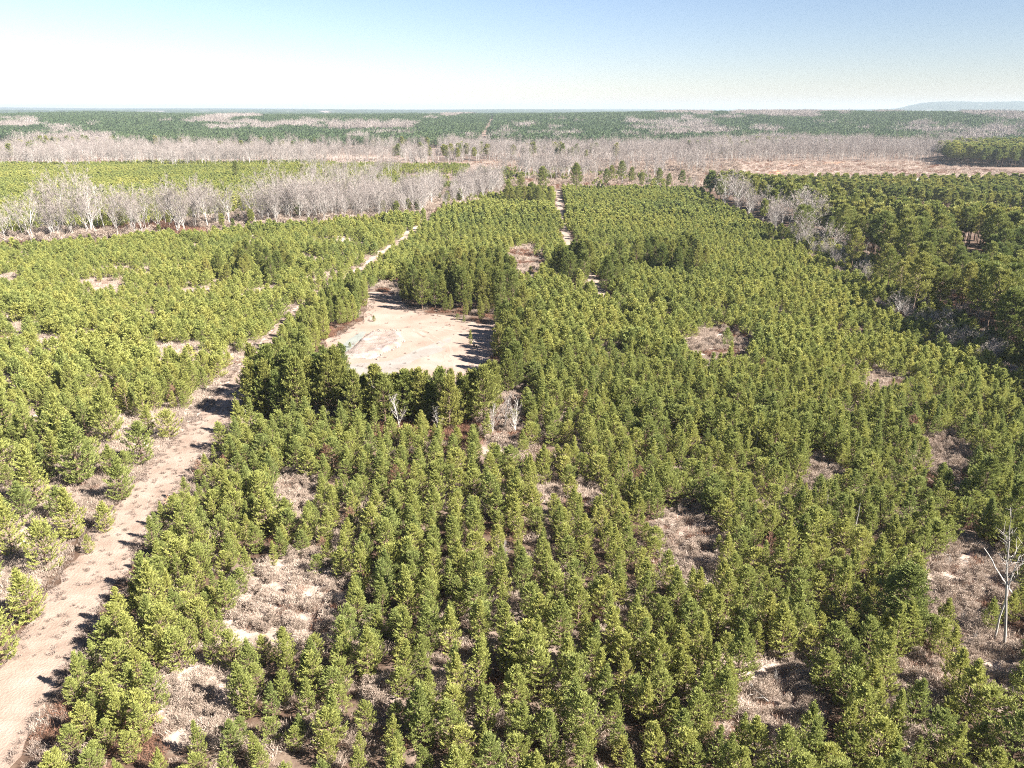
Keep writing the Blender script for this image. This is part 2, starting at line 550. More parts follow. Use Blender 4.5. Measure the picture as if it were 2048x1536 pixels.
def shrub(seed, R=0.7, n=420, bl=0.32, bw=0.03, fluffy=True):
    """round leafless bush: stems from the ground, fine pale twig ends over an uneven dome"""
    rng = np.random.default_rng(seed)
    C, W = MB(), MB()
    lobes = rng.normal(0, .45, (6, 3)) * R
    lobes[:, 2] = np.abs(lobes[:, 2]) * .7 + R * .75
    lr = R * rng.uniform(.42, .68, 6)
    k = rng.integers(0, 6, n)
    dv = unit(rng.normal(size=(n, 3)) + [0, 0, .35])
    P = lobes[k] + dv * (lr[k] * rng.uniform(.45, .95, n))[:, None]
    P[:, 2] = np.maximum(P[:, 2], .05)
    D = unit(dv + rng.normal(0, .45, (n, 3)) + [0, 0, .45])
    C.blades(P, D, bl * rng.uniform(.6, 1.3, n), bw * rng.uniform(.7, 1.4, n), rng)
    for i in range(12):
        e = lobes[i % 6] + rng.normal(0, .3, 3) * lr[i % 6]
        b0 = np.array([*rng.normal(0, .08, 2), 0])
        W.tube([b0, (b0 + e) / 2 + rng.normal(0, .05, 3), e], [.02, .014, .006], 3)
    return C, W


def brush_tangle(seed, R=1.1, Hh=1.0, n=200):
    """low tangle of dead stems and twigs"""
    rng = np.random.default_rng(seed)
    C = MB()
    a = rng.random(n) * 6.283
    r = R * np.sqrt(rng.random(n))
    P = np.stack([np.cos(a) * r, np.sin(a) * r, rng.random(n) * .35 * Hh], 1)
    D = unit(np.stack([rng.normal(0, .55, n), rng.normal(0, .55, n), rng.uniform(.3, 1.2, n)], 1))
    C.blades(P, D, Hh * rng.uniform(.35, .9, n), rng.uniform(.022, .05, n), rng)
    return C


def grass_tuft(seed, R=.35, Hh=.55, n=36):
    rng = np.random.default_rng(seed)
    C = MB()
    a = rng.random(n) * 6.283
    r = R * rng.random(n)
    P = np.stack([np.cos(a) * r, np.sin(a) * r, np.zeros(n)], 1)
    D = unit(np.stack([np.cos(a) * .5 + rng.normal(0, .3, n) - .25, np.sin(a) * .5 + rng.normal(0, .3, n), rng.uniform(.7, 1.2, n)], 1))
    C.blades(P, D, Hh * rng.uniform(.5, 1.1, n), rng.uniform(.03, .06, n), rng)
    return C


def joined(parts, name, mats):
    """several MB into one mesh, one material each"""
    o = MB()
    for i, p in enumerate(parts):
        for V in [np.concatenate(p.v)]:
            Q = np.concatenate(p.q) if p.q else None
            T = np.concatenate(p.t) if p.t else None
            o.add(V, Q, T, m=i)
    return o.mesh(name, mats)


def proto(name, me):
    return bpy.data.objects.new(name, me)      # a model for the scattered masses; stays out of the scene


rs = np.random.default_rng(11)
# young pines, near: six models kept as crown + trunk meshes, and joined for the masses
YP = []
for i in range(12):
    C, W = pine(100 + i, H=(4.2, 4.6, 5.0, 4.3, 5.3, 3.9, 4.7, 5.0, 4.4, 5.6, 3.6, 4.8)[i], R=(1.8, 1.9, 1.65, 2.1, 1.6, 2.0, 1.75, 1.5, 1.9, 1.7, 1.9, 1.3)[i], base=.05, round_=(.05, .15, .0, .25, .0, .3, .1, .05, .15, .0, .4, .0)[i], nb=(6, 6, 6, 7, 5, 6, 6, 4, 5, 6, 6, 4)[i], whorl=.46, shoot=.42, tuft_n=22, bl=.18, bw=.05, tuft_len=.52, up=(6, 54), bend=.36, rise=.55)
    YP.append((C.mesh("young_pine_crown", [M_young]), W.mesh("young_pine_trunk", [M_bark]), joined([C, W], "young_pine_model", [M_young, M_bark])))
YP_mid = []
for i in range(5):
    C, W = pine(140 + i, H=4.3, R=1.95, base=.05, round_=.12, up=(8, 55), rise=.6, nb=5, whorl=.55, shoot=.55, tuft_n=9, bl=.34, bw=.11, tuft_len=.6, limbs=False)
    YP_mid.append(proto("young_pine_middle", joined([C, W], "young_pine_middle", [M_young, M_bark])))
YP_far = []
for i in range(4):
    C, W = pine(160 + i, H=4.3, R=2.0, base=.05, round_=.15, nb=5, whorl=.8, shoot=.8, tuft_n=5, bl=.6, bw=.26, tuft_len=.5, limbs=False)
    YP_far.append(proto("young_pine_far", joined([C, W], "young_pine_far", [M_young, M_bark])))
# tall pines
OP = []
for i in range(6):
    C, W = pine(200 + i, H=13, R=2.5 + .25 * (i % 3), base=.0, bare=(.42, .5, .36)[i % 3], round_=.75, up=(2, 55), nb=6, whorl=.62, shoot=.55, tuft_n=17, bl=.38, bw=.085, tuft_len=.65, bend=.3, trunk_r=.16)
    OP.append((C.mesh("tall_pine_crown", [M_old]), W.mesh("tall_pine_trunk", [M_bark]), joined([C, W], "tall_pine_model", [M_old, M_bark])))
# middle-aged pines round the pad: crown almost to the ground
PP, PPL = [], []
for i in range(6):
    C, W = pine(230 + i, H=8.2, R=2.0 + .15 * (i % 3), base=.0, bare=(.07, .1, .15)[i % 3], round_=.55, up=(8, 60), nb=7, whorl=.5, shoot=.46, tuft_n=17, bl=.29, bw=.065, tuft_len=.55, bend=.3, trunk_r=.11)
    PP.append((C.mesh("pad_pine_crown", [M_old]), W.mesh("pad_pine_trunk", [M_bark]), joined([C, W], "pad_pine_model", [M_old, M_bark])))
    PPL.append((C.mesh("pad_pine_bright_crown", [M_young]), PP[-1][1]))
OP_mid = []
for i in range(4):
    C, W = pine(260 + i, H=12.5, R=2.6, base=.0, bare=.42, round_=.75, up=(4, 55), nb=5, whorl=1.0, shoot=.9, tuft_n=8, bl=.8, bw=.28, tuft_len=.8, limbs=False, trunk_r=.16)
    OP_mid.append(proto("tall_pine_middle", joined([C, W], "tall_pine_middle", [M_old, M_bark])))


def clump(seed, nn, size, H, far_mat, woody):
    """a patch of distant forest: nn small trees in a size x size square"""
    rng = np.random.default_rng(seed)
    A, B = MB(), MB()
    g = int(math.ceil(math.sqrt(nn)))
    for i in range(nn):
        x = ((i % g) + .5 + rng.normal(0, .22)) / g * size - size / 2
        y = ((i // g) + .5 + rng.normal(0, .22)) / g * size - size / 2
        h = H * rng.uniform(.8, 1.15)
        if woody:
            n = 34
            t = rng.random(n) ** .7
            P = np.stack([x + rng.normal(0, .09 * h, n) * (.3 + t), y + rng.normal(0, .09 * h, n) * (.3 + t), h * (.25 + .6 * t)], 1)
            D = unit(np.stack([rng.normal(0, .45, n), rng.normal(0, .45, n), rng.uniform(.5, 1.2, n)], 1))
            A.blades(P, D, h * rng.uniform(.1, .26, n), rng.uniform(.12, .34, n), rng)
            A.tube([[x, y, 0], [x + rng.normal(0, .3), y, h * .8]], [.2, .1], 3)
        else:
            n = 46
            t = rng.random(n)
            rr = (1 - t) ** .6 * size / g * .62 * np.sqrt(rng.random(n))
            a = rng.random(n) * 6.283
            P = np.stack([x + np.cos(a) * rr, y + np.sin(a) * rr, h * (.28 + .66 * t)], 1)
            D = unit(np.stack([np.cos(a) * .6, np.sin(a) * .6, rng.uniform(.2, 1.0, n)], 1) + rng.normal(0, .3, (n, 3)))
            A.blades(P, D, h * rng.uniform(.14, .24, n), rng.uniform(.5, 1.0, n), rng)
            B.tube([[x, y, 0], [x, y, h * .7]], [.16, .1], 3)
    return A, B


CL_pine, CL_bare = [], []
for i in range(5):
    A, B = clump(300 + i, 9, 13.0, 11.5, M_farpine, False)
    CL_pine.append(proto("pine_patch", joined([A, B], "pine_patch", [M_farpine, M_bark])))
for i in range(5):
    A, B = clump(320 + i, 9, 15.0, 15.0, M_twig, True)
    CL_bare.append(proto("bare_patch", A.mesh("bare_patch", [M_twig])))

# leafless trees
BT = []
for i in range(8):
    C, W = bare_tree(400 + i, H=14 + (i % 3), spread=.26 + .03 * (i % 3), clear=.24 + .05 * (i % 3), nl=19, tw=.062, twigs=8, trunk_r=.14, forks=1 + (i % 3 == 1))
    BT.append((C.mesh("bare_tree_crown", [M_twig]), W.mesh("bare_tree_trunk", [M_pale]), joined([C, W], "bare_tree_model", [M_twig, M_pale])))
# bare saplings
BS = []
for i in range(5):
    C, W = bare_tree(430 + i, H=4.5, spread=.24, clear=.12, nl=14, tw=.022, twigs=4, up=(40, 72), forks=1 + i % 3, trunk_r=.045)
    BS.append((C.mesh("sapling_crown", [M_twig]), W.mesh("sapling_trunk", [M_pale])))
SH = []
for i in range(6):
    C, W = shrub(450 + i, R=.72, n=1150, bl=.17, bw=.034)
    SH.append((C.mesh("shrub_crown", [M_brush]), W.mesh("shrub_stems", [M_bark]), joined([C, W], "shrub_model", [M_brush, M_bark])))
P_tangle = [proto("brush_tangle", brush_tangle(470 + i).mesh("brush_tangle", [M_brush])) for i in range(4)]
P_red = [proto("russet_tangle", brush_tangle(480 + i, R=1.0, Hh=.9, n=190).mesh("russet_tangle", [M_redbrush])) for i in range(4)]
P_grass = [proto("grass_tuft", grass_tuft(490 + i).mesh("grass_tuft", [M_straw])) for i in range(4)]


# ------------------------------------------------------------------ scattered masses (geometry nodes on a point mesh)
def scatter(name, pts, scl, idx, protos, label, rot=None, cat=None, tilt=0.04, seed=1):
    rng = np.random.default_rng(seed)
    n = len(pts)
    me = bpy.data.meshes.new(name)
    me.vertices.add(n)
    me.vertices.foreach_set("co", np.asarray(pts, np.float32).ravel())
    a = me.attributes.new("turn", 'FLOAT_VECTOR', 'POINT')
    R = np.stack([rng.normal(0, tilt, n), rng.normal(0, tilt, n), rng.random(n) * 6.283], 1) if rot is None else rot
    a.data.foreach_set("vector", R.astype(np.float32).ravel())
    a = me.attributes.new("size", 'FLOAT_VECTOR', 'POINT')
    scl = np.asarray(scl, float)
    if scl.ndim == 1:
        w = scl * rng.uniform(.88, 1.14, n)
        scl = np.stack([w, w, scl], 1)
    a.data.foreach_set("vector", scl.astype(np.float32).ravel())
    a = me.attributes.new("pick", 'INT', 'POINT')
    a.data.foreach_set("value", np.asarray(idx, np.int32))
    o = link(name, me)
    ng = bpy.data.node_groups.new(name, 'GeometryNodeTree')
    ng.interface.new_socket("Geometry", in_out='INPUT', socket_type='NodeSocketGeometry')
    ng.interface.new_socket("Geometry", in_out='OUTPUT', socket_type='NodeSocketGeometry')
    N, L = ng.nodes, ng.links
    gi, go = N.new("NodeGroupInput"), N.new("NodeGroupOutput")
    ip = N.new("GeometryNodeInstanceOnPoints")
    jn = N.new("GeometryNodeJoinGeometry")
    for p in reversed(protos):
        oi = N.new("GeometryNodeObjectInfo")
        oi.inputs["Object"].default_value = p
        oi.inputs["As Instance"].default_value = True
        L.new(oi.outputs["Geometry"], jn.inputs[0])
    L.new(gi.outputs[0], ip.inputs["Points"])
    L.new(jn.outputs[0], ip.inputs["Instance"])
    ip.inputs["Pick Instance"].default_value = True

    def attr(nm, ty):
        x = N.new("GeometryNodeInputNamedAttribute"); x.data_type = ty; x.inputs["Name"].default_value = nm
        return [s for s in x.outputs if s.enabled and s.name == "Attribute"][0]
    L.new(attr("pick", 'INT'), ip.inputs["Instance Index"])
    e2r = N.new("FunctionNodeEulerToRotation")
    L.new(attr("turn", 'FLOAT_VECTOR'), e2r.inputs[0])
    L.new(e2r.outputs[0], ip.inputs["Rotation"])
    L.new(attr("size", 'FLOAT_VECTOR'), ip.inputs["Scale"])
    L.new(ip.outputs[0], go.inputs[0])
    md = o.modifiers.new("scatter", 'NODES')
    md.node_group = ng
    tag(o, label, cat, kind='stuff')
    return o


def plant(name, meshes, x, y, s, label, cat, group, rz=None, wide=1.0, tilt=(0, 0), parts=("crown", "trunk"), z=0.0):
    """one plant: an Empty at the stem's base with its crown and trunk"""
    e = link(name, None, loc=(x, y, z), rot=(tilt[0], tilt[1], rs.random() * 6.283 if rz is None else rz), scl=(s * wide, s * wide, s))
    tag(e, label, cat, group)
    e.empty_display_size = 0.3
    link(parts[0], meshes[0], e)
    link(parts[1], meshes[1], e)
    return e


# ------------------------------------------------------------------ the land
def ground_cover(x, y, z):
    """per-vertex cover: red = cut-over slash, green = distant forest floor, blue = dry straw"""
    px, py = pix(x, y, z)
    r = np.hypot(x, y)
    c = np.zeros((len(x), 4))
    c[:, 3] = 1
    P = np.stack([x, y], 1)
    n = vnoise(x, y, 9, 21) * .6 + vnoise(x, y, 3.5, 22) * .4
    # west of the track the ground between the pines is open dry grass
    west = inside(P, STAND_B)
    c[:, 2] = np.where(west, sstep(.18, .5, n) * .95, sstep(.55, .8, n) * .35)
    for (cx, cy, rx, ry) in GAPS:
        dd = (((px - cx) / (rx * 1.1)) ** 2 + ((py - cy) / (ry * 1.1)) ** 2) / (.45 + 1.1 * vnoise(px, py, 48, 83))
        c[:, 2] = np.maximum(c[:, 2], 1 - sstep(.6, 1.5, dd))
    cut = inside(P, CLEARCUT) | inside(P, LEFTCUT)
    c[:, 0] = np.where(cut, 1, 0)
    c[:, 0] = np.maximum(c[:, 0], np.where((r > 420) & (r < 1000) & ~cut, .55, 0))
    c[:, 1] = np.where(r > 950, sstep(950, 1250, r), 0)
    z1, = [far_zone(px, py)]
    c[:, 0] = np.where((r > 900) & (z1 == 1), 1, c[:, 0])
    c[:, 1] = np.where((r > 900) & ((z1 == 1) | (z1 == 3)), 0, c[:, 1])
    c[:, 0] = np.where((r > 900) & (z1 == 3), .45, c[:, 0])
    return c


TRACK = gp([(-290, 1900), (-8, 1440), (160, 1190), (262, 1035), (390, 880), (468, 785), (537, 695), (590, 632), (655, 588), (760, 520), (845, 455), (868, 432), (905, 392), (932, 360), (955, 330)])
ROAD = gp([(1115, 380), (1119, 400), (1121, 430), (1128, 455), (1140, 490), (1160, 520), (1185, 560), (1200, 588), (1222, 606), (1262, 612)])
CROSS = gp([(1262, 612), (1340, 616), (1440, 618), (1560, 622), (1640, 612)])
PAD = gp([(744, 588), (802, 598), (822, 622), (900, 632), (985, 652), (992, 700), (975, 750), (960, 800), (860, 815), (740, 805), (640, 768), (620, 724), (672, 668), (728, 638), (735, 606)])
STAND_A = gp([(40, 1850), (118, 1480), (255, 1165), (322, 1045), (495, 845), (562, 722), (600, 640), (657, 588), (762, 520), (848, 455), (870, 432), (905, 415), (1010, 392), (1120, 380), (1400, 388), (1450, 425), (1600, 500), (1720, 570), (1800, 640), (1900, 712), (2048, 780), (2300, 930), (2900, 1850)])
STAND_B = gp([(-900, 1850), (-140, 1580), (0, 1260), (170, 1060), (320, 915), (430, 810), (480, 740), (530, 680), (575, 630), (650, 590), (762, 520), (846, 455), (866, 434), (600, 456), (300, 482), (0, 503), (-500, 530)])
BELT = gp([(-500, 515), (0, 488), (300, 476), (600, 452), (850, 438), (1000, 396), (1010, 372), (900, 385), (700, 415), (600, 425), (300, 452), (0, 478), (-500, 505)])
STAND_C = gp([(-600, 340), (0, 333), (650, 328), (940, 334), (990, 340), (1160, 342), (1320, 342), (1400, 375), (1180, 384), (1010, 384), (900, 385), (700, 410), (600, 420), (300, 448), (0, 475), (-600, 505)])
BARE_AT = []
OLDWOOD = gp([(1400, 392), (1450, 422), (1600, 496), (1720, 566), (1800, 636), (1900, 708), (2048, 776), (2300, 930), (2800, 760), (2400, 520), (2048, 492), (1800, 458), (1640, 428), (1500, 402)])
NEXTWOOD = gp([(1480, 390), (1640, 402), (1800, 420), (2048, 442), (2500, 466), (2500, 380), (2048, 380), (1840, 383), (1700, 382), (1480, 382)])
CLEARCUT = gp([(880, 326), (1000, 322), (1500, 320), (1850, 326), (2048, 345), (2600, 350), (2600, 358), (2048, 357), (1480, 366), (1300, 360), (1180, 345), (1000, 336)])
LEFTCUT = gp([(-600, 292), (0, 290), (300, 300), (660, 306), (880, 322), (880, 330), (650, 330), (0, 333), (-600, 340)])
# openings of dry brush among the pines (photo pixels of the visible ground: centre and half sizes)
GAPS = [(590, 1205, 120, 92), (395, 1410, 80, 72), (592, 985, 62, 46), (1375, 1095, 72, 80), (1440, 690, 92, 45), (1545, 1395, 95, 95),
        (1925, 1160, 100, 78), (1835, 1400, 58, 85), (1990, 1340, 66, 70), (1000, 845, 58, 58), (1050, 520, 42, 36), (605, 510, 32, 20),
        (1890, 915, 66, 48), (1172, 985, 26, 18), (1095, 985, 22, 14), (700, 525, 30, 16),
        (790, 574, 40, 8), (1640, 950, 36, 34), (760, 1385, 40, 24), (480, 1235, 24, 30)]
GAP_NAMES = {0: "large brush opening near the lower left", 1: "brush opening at the bottom left", 3: "pale brush opening right of centre",
             5: "brown opening at the lower right", 6: "tangled brush opening at the right edge", 7: "brush strip in the lower right corner",
             8: "thicket at the right edge", 4: "reddish opening below the sandy cross road", 9: "bare thicket in front of the sandy pad"}


def far_zone(px, py):
    """beyond the near stands: 0 pine, 1 open/cut, 2 leafless woodland, 3 nothing"""
    z = np.zeros(np.shape(px), int)
    wv = 60 * (vnoise(px, py * 6, 60, 36) - .5)
    nn = vnoise(px + wv, py * 9 + .35 * px, 150, 31) * .6 + vnoise(px, py * 9, 36, 32) * .4
    z = np.where((nn > .675) & (py > 226), 2, z)
    z = np.where((nn > .60) & (py < 233) & (py > 222), 1, z)
    z = np.where((px > 650) & (px < 835) & (py > 258) & (py < 275), np.where(py > 264, 1, 2), z)
    # leafless belt behind the cut-over field, and its continuation to the left
    top = 304 + 7 * np.sin(px / 140.0) + 6 * (vnoise(px, px * 0, 90, 33) - .5)
    z = np.where((px > 840) & (px < 1960) & (py > top) & (py < 324), 2, z)
    z = np.where((px > 1500) & (px < 1960) & (py > top - 4) & (py < 324), 2, z)
    z = np.where((px <= 860) & (py > np.where(px < 230, 288, 300)) & (py < 334), 2, z)
    z = np.where((px < 900) & (py > 301) & (py < 309 + .012 * np.clip(px, 0, 900)), 1, z)
    z = np.where((px > 1380) & (py > 223.5) & (py < 234) & (vnoise(px, py * 9, 160, 37) > .36), 1, z)
    z = np.where((px > 230) & (px < 700) & (py > 280) & (py < 300), 0, z)
    # cut line through the pine hill
    z = np.where((np.abs(px - (985 - (py - 240) * .42)) < 10 + (py - 240) * .13) & (py > 238) & (py < 296), 3, z)
    return z


radii = [2.0]
while radii[-1] < 14500:
    radii.append(radii[-1] + max(1.0, .0135 * radii[-1]))
radii = np.array(radii)
angs = np.radians(np.concatenate([np.arange(-54, 54.01, .27), np.arange(58, 302, 4)]))
RR, AA = np.meshgrid(radii, angs, indexing='ij')
gx, gy = (RR * np.sin(AA)).ravel(), (RR * np.cos(AA)).ravel()
gz = height(gx, gy)
nr, na = len(radii), len(angs)
ii = np.arange(nr - 1)[:, None] * na
jj = np.arange(na)[None, :]
j2 = (jj + 1) % na
Q = np.stack([ii + jj, ii + na + jj, ii + na + j2, ii + j2], -1).reshape(-1, 4)
mb = MB()
mb.add(np.stack([gx, gy, gz], 1), Q)
mb.add([[0, 0, 0]])
mb.t.append(np.stack([np.full(na, nr * na), np.arange(na), (np.arange(na) + 1) % na], 1))
mb.tm.append(np.zeros(na))
gme = mb.mesh("ground", [M_ground], smooth=True)
cov = ground_cover(gx, gy, gz)
cov = np.concatenate([cov, [[0, 0, 0, 1]]])
ca = gme.color_attributes.new("cover", 'FLOAT_COLOR', 'POINT')
ca.data.foreach_set("color", cov.astype(np.float32).ravel())
ground = tag(link("ground", gme), kind='structure')


def ribbon(name, line, half, material, z, seed, rough=.5, step=1.2, label=None, wfun=None):
    """a strip of bare soil or straw with an uneven edge along a polyline"""
    seg = np.hypot(*np.diff(line, axis=0).T)
    s = np.concatenate([[0], np.cumsum(seg)])
    t = np.arange(0, s[-1], step)
    X, Y = np.interp(t, s, line[:, 0]), np.interp(t, s, line[:, 1])
    k = np.ones(9) / 9
    if len(t) > 30:
        Xs, Ys = np.convolve(np.pad(X, 4, 'edge'), k, 'valid'), np.convolve(np.pad(Y, 4, 'edge'), k, 'valid')
        X, Y = Xs, Ys
    T = unit(np.stack([np.gradient(X), np.gradient(Y)], 1))
    Nn = np.stack([T[:, 1], -T[:, 0]], 1)
    hw = half if wfun is None else wfun(t)
    a = hw + rough * ((vnoise(t, t * 0, 3.1, seed) - .5) * 1.6 + (vnoise(t, t * 0, 1.3, seed + 1) - .5))
    b = hw + rough * ((vnoise(t, t * 0 + 9, 3.1, seed + 2) - .5) * 1.6 + (vnoise(t, t * 0 + 5, 1.3, seed + 3) - .5))
    cols = np.array([-1, -.5, 0, .5, 1.0])
    V = []
    for c in cols:
        w = np.where(c < 0, a, b) * c
        V.append(np.stack([X + Nn[:, 0] * w, Y + Nn[:, 1] * w, np.full(len(t), z)], 1))
    V = np.stack(V, 1).reshape(-1, 3)
    m = len(t)
    i = np.arange(m - 1)[:, None] * 5
    j = np.arange(4)[None]
    Q = np.stack([i + j, i + j + 1, i + 6 + j, i + 5 + j], -1).reshape(-1, 4)
    b_ = MB(); b_.add(V, Q)
    return tag(link(name, b_.mesh(name, [material], True)), kind='structure')


def patch(name, poly, material, z, seed, rough=.8, sub=14):
    """an irregular sheet of soil filling a polygon"""
    P = np.asarray(poly)
    out = []
    for a, b in zip(P, np.roll(P, -1, 0)):
        n = max(2, int(np.hypot(*(b - a)) / 1.0))
        for q in range(min(n, 60)):
            out.append(a + (b - a) * q / min(n, 60))
    out = np.array(out)
    for _ in range(3):
        out = (np.roll(out, 1, 0) + out * 2 + np.roll(out, -1, 0)) / 4
    c = out.mean(0)
    d = out - c
    rr = np.hypot(*d.T)
    out = c + d * ((rr + rough * 2 * (vnoise(out[:, 0], out[:, 1], 2.3, seed) - .5)) / rr)[:, None]
    n = len(out)
    rings = [c[None] + (out - c) * f for f in (1, .66, .33)]
    V = np.concatenate([np.concatenate(rings), c[None]])
    V = np.concatenate([V, np.full((len(V), 1), z)], 1)
    i = np.arange(n)
    i2 = (i + 1) % n
    Q = np.concatenate([np.stack([i, i2, n + i2, n + i], 1), np.stack([n + i, n + i2, 2 * n + i2, 2 * n + i], 1)])
    T = np.stack([2 * n + i, 2 * n + i2, np.full(n, 3 * n)], 1)
    b_ = MB(); b_.add(V, Q, T)
    return tag(link(name, b_.mesh(name, [material], True)), kind='structure')


ribbon("grass_track", TRACK, 2.3, M_track, .012, 41, rough=.8, wfun=lambda t: 2.9 - 1.25 * sstep(60, 130, t))
ribbon("dirt_road", ROAD, 1.45, M_road, .016, 45, rough=.7)
patch("sandy_pad", PAD, M_pad, .020, 47, rough=1.5)
patch("pad_entrance", gp([(745, 612), (735, 600), (730, 584), (800, 584), (806, 604), (775, 612)]), M_pad, .024, 48, rough=.5)
patch("white_clay_patch", gp([(655, 742), (700, 728), (770, 724), (860, 690), (905, 672), (880, 705), (800, 735), (750, 775), (690, 775)]), M_whitesoil, .026, 49, rough=1.4)
for k_, off_ in enumerate((0.0, 1.9)):
    ribbon("wheel_rut", gp([(822, 652 + off_ * 2), (850 - off_ * 6, 662 + off_ * 3), (900 - off_ * 6, 690 + off_ * 3), (905 - off_ * 8, 730), (880 - off_ * 8, 775)]), .26, M_road, .028, 91 + k_, rough=.25, step=.6)
    ribbon("wheel_rut", gp([(830, 650 + off_ * 3), (880, 655 + off_ * 3), (940, 668 + off_ * 3), (960 - off_ * 3, 700), (940 - off_ * 5, 740), (860, 765 - off_ * 4)]), .22, M_road, .029, 95 + k_, rough=.25, step=.6)

# ------------------------------------------------------------------ the pad's low mound, silt strip and clods
def mound(name, poly, h, material, seed, z0=.03):
    P = np.asarray(poly)
    lo, hi = P.min(0), P.max(0)
    st = .35
    xs, ys = np.arange(lo[0] - 1, hi[0] + 1, st), np.arange(lo[1] - 1, hi[1] + 1, st)
    X, Y = np.meshgrid(xs, ys, indexing='ij')
    pts = np.stack([X.ravel(), Y.ravel()], 1)
    ins = inside(pts, P)
    ed = dist_line(pts, np.concatenate([P, P[:1]]))
    ed = np.where(ins, ed, -ed) + .5 * (vnoise(pts[:, 0], pts[:, 1], 1.1, seed) - .5)
    z = h * sstep(-.1, 1.1, ed) * (.55 + .9 * vnoise(pts[:, 0], pts[:, 1], .8, seed + 1)) * (1.25 - .5 * sstep(1.2, 3.0, ed))
    keep = ed > -.15
    nx, ny = X.shape
    i, j = np.meshgrid(np.arange(nx - 1), np.arange(ny - 1), indexing='ij')
    q = np.stack([i * ny + j, (i + 1) * ny + j, (i + 1) * ny + j + 1, i * ny + j + 1], -1).reshape(-1, 4)
    q = q[keep[q].all(1)]
    b = MB()
    b.add(np.concatenate([pts, (z + z0 - .02)[:, None]], 1), q)
    return link(name, b.mesh(name, [material], True))


mound_poly = gp([(690, 706), (730, 672), (745, 664), (800, 664), (812, 680), (800, 694), (760, 710), (720, 714)])
tag(mound("soil_mound", mound_poly, .4, M_mound, 61), kind='structure')
patch("silt_strip", gp([(664, 707), (682, 692), (708, 672), (724, 662), (736, 662), (726, 676), (706, 694), (690, 708)]), M_silt, .034, 63, rough=.25)
tag(mound("grass_bank", gp([(668, 708), (700, 707), (760, 709), (764, 715), (740, 719), (700, 717), (668, 714)]), .3, M_clod, 65, z0=.04), kind='structure')
clp = []
rc = np.random.default_rng(66)
for (a, b, n) in [((690, 710), (765, 713), 60), ((770, 700), (806, 682), 46), ((745, 664), (800, 662), 40)]:
    for t in rc.random(n):
        g0 = G(a[0] + (b[0] - a[0]) * t + rc.normal(0, 4), a[1] + (b[1] - a[1]) * t + rc.normal(0, 2.2))
        clp.append((g0[0], g0[1], .06))
rock = MB()
ph = np.linspace(0, math.pi, 5)
for k_ in range(1):
    V = []
    for a in ph:
        for b in np.arange(6) * 6.283 / 6:
            r_ = 1 + rc.normal(0, .18)
            V.append([r_ * math.sin(a) * math.cos(b), r_ * math.sin(a) * math.sin(b), .7 * r_ * math.cos(a)])
    i = np.arange(4)[:, None] * 6; j = np.arange(6)[None]; j2_ = (j + 1) % 6
    rock.add(V, np.stack([i + j, i + 6 + j, i + 6 + j2_, i + j2_], -1).reshape(-1, 4))
scatter("soil_clods", clp, rc.uniform(.08, .26, len(clp)), np.zeros(len(clp), int), [proto("clod", rock.mesh("clod", [M_clod]))],
        "grey broken soil clods round the low mound on the sandy pad", seed=67)

# patches of bare soil out on the cut-over field
patch("bare_sand_patch", gp([(1258, 332), (1270, 326), (1300, 323), (1325, 324), (1328, 330), (1290, 334)]), M_road, .03, 71, rough=2)
patch("orange_soil_patch", gp([(1536, 349), (1545, 342), (1570, 340), (1590, 344), (1572, 349), (1550, 352)]), M_orange, .03, 72, rough=2)
patch("tan_soil_patch", gp([(1560, 345), (1590, 339), (1640, 341), (1625, 348), (1590, 351)]), M_road, .036, 73, rough=2)
patch("orange_soil_streak", gp([(1640, 326), (1680, 324), (1700, 327), (1660, 329)]), M_orange, .03, 74, rough=2)
patch("orange_soil_ring", gp([(1575, 331), (1600, 329), (1597, 333), (1580, 334)]), M_orange, .03, 75, rough=1)
patch("thinned_floor", gp([(1925, 524), (1955, 520), (1955, 538), (1930, 540)]), M_orange, .03, 76, rough=.6)
patch("thinned_floor_patch", gp([(1847, 500), (1872, 498), (1880, 512), (1850, 516)]), M_orange, .03, 77, rough=.6)
patch("clay_scrape", gp([(1790, 619), (1816, 618), (1816, 623), (1792, 624)]), M_orange, .03, 78, rough=.2)
ribbon("cross_track", CROSS, .9, M_road, .016, 46, rough=1.0)
ribbon("field_road", gp([(1150, 338), (1175, 332), (1205, 329), (1225, 329)]), 2.2, M_road, .03, 79, rough=.8)
ribbon("plantation_lane", gp([(832, 352), (860, 346), (880, 342)]), 1.6, M_road, .03, 80, rough=.6)
ribbon("field_lane", gp([(1015, 345), (1035, 342), (1050, 338)]), 2.4, M_road, .03, 81, rough=.6)

# ------------------------------------------------------------------ young planted pines
row_az = math.radians(-4.6)
rv = np.array([math.sin(row_az), math.cos(row_az)])
rn = np.array([math.cos(row_az), -math.sin(row_az)])
rt = np.random.default_rng(21)
PADX = PAD.mean(0) + (PAD - PAD.mean(0)) * 1.06
PADRING = gp([(480, 862), (500, 720), (600, 640), (690, 583), (740, 578), (830, 572), (1000, 552), (1075, 640), (1060, 800), (1000, 870), (700, 868)])
ROADCLUMP = gp([(1100, 545), (1180, 535), (1186, 572), (1115, 566)])


def gap_mask(px, py, grow=1.0, drop=0.0):
    m = np.zeros(len(px), bool)
    for (cx, cy, rx, ry) in GAPS:
        # trees standing just below an opening would cover it
        hgt = drop * (0.03 * (cy - 220) + 4)
        m |= (((px - cx) / (rx * grow)) ** 2 + ((py - cy - hgt / 2) / (ry * grow + hgt / 2)) ** 2) < .45 + 1.1 * vnoise(px, py, 48, 83)
    return m


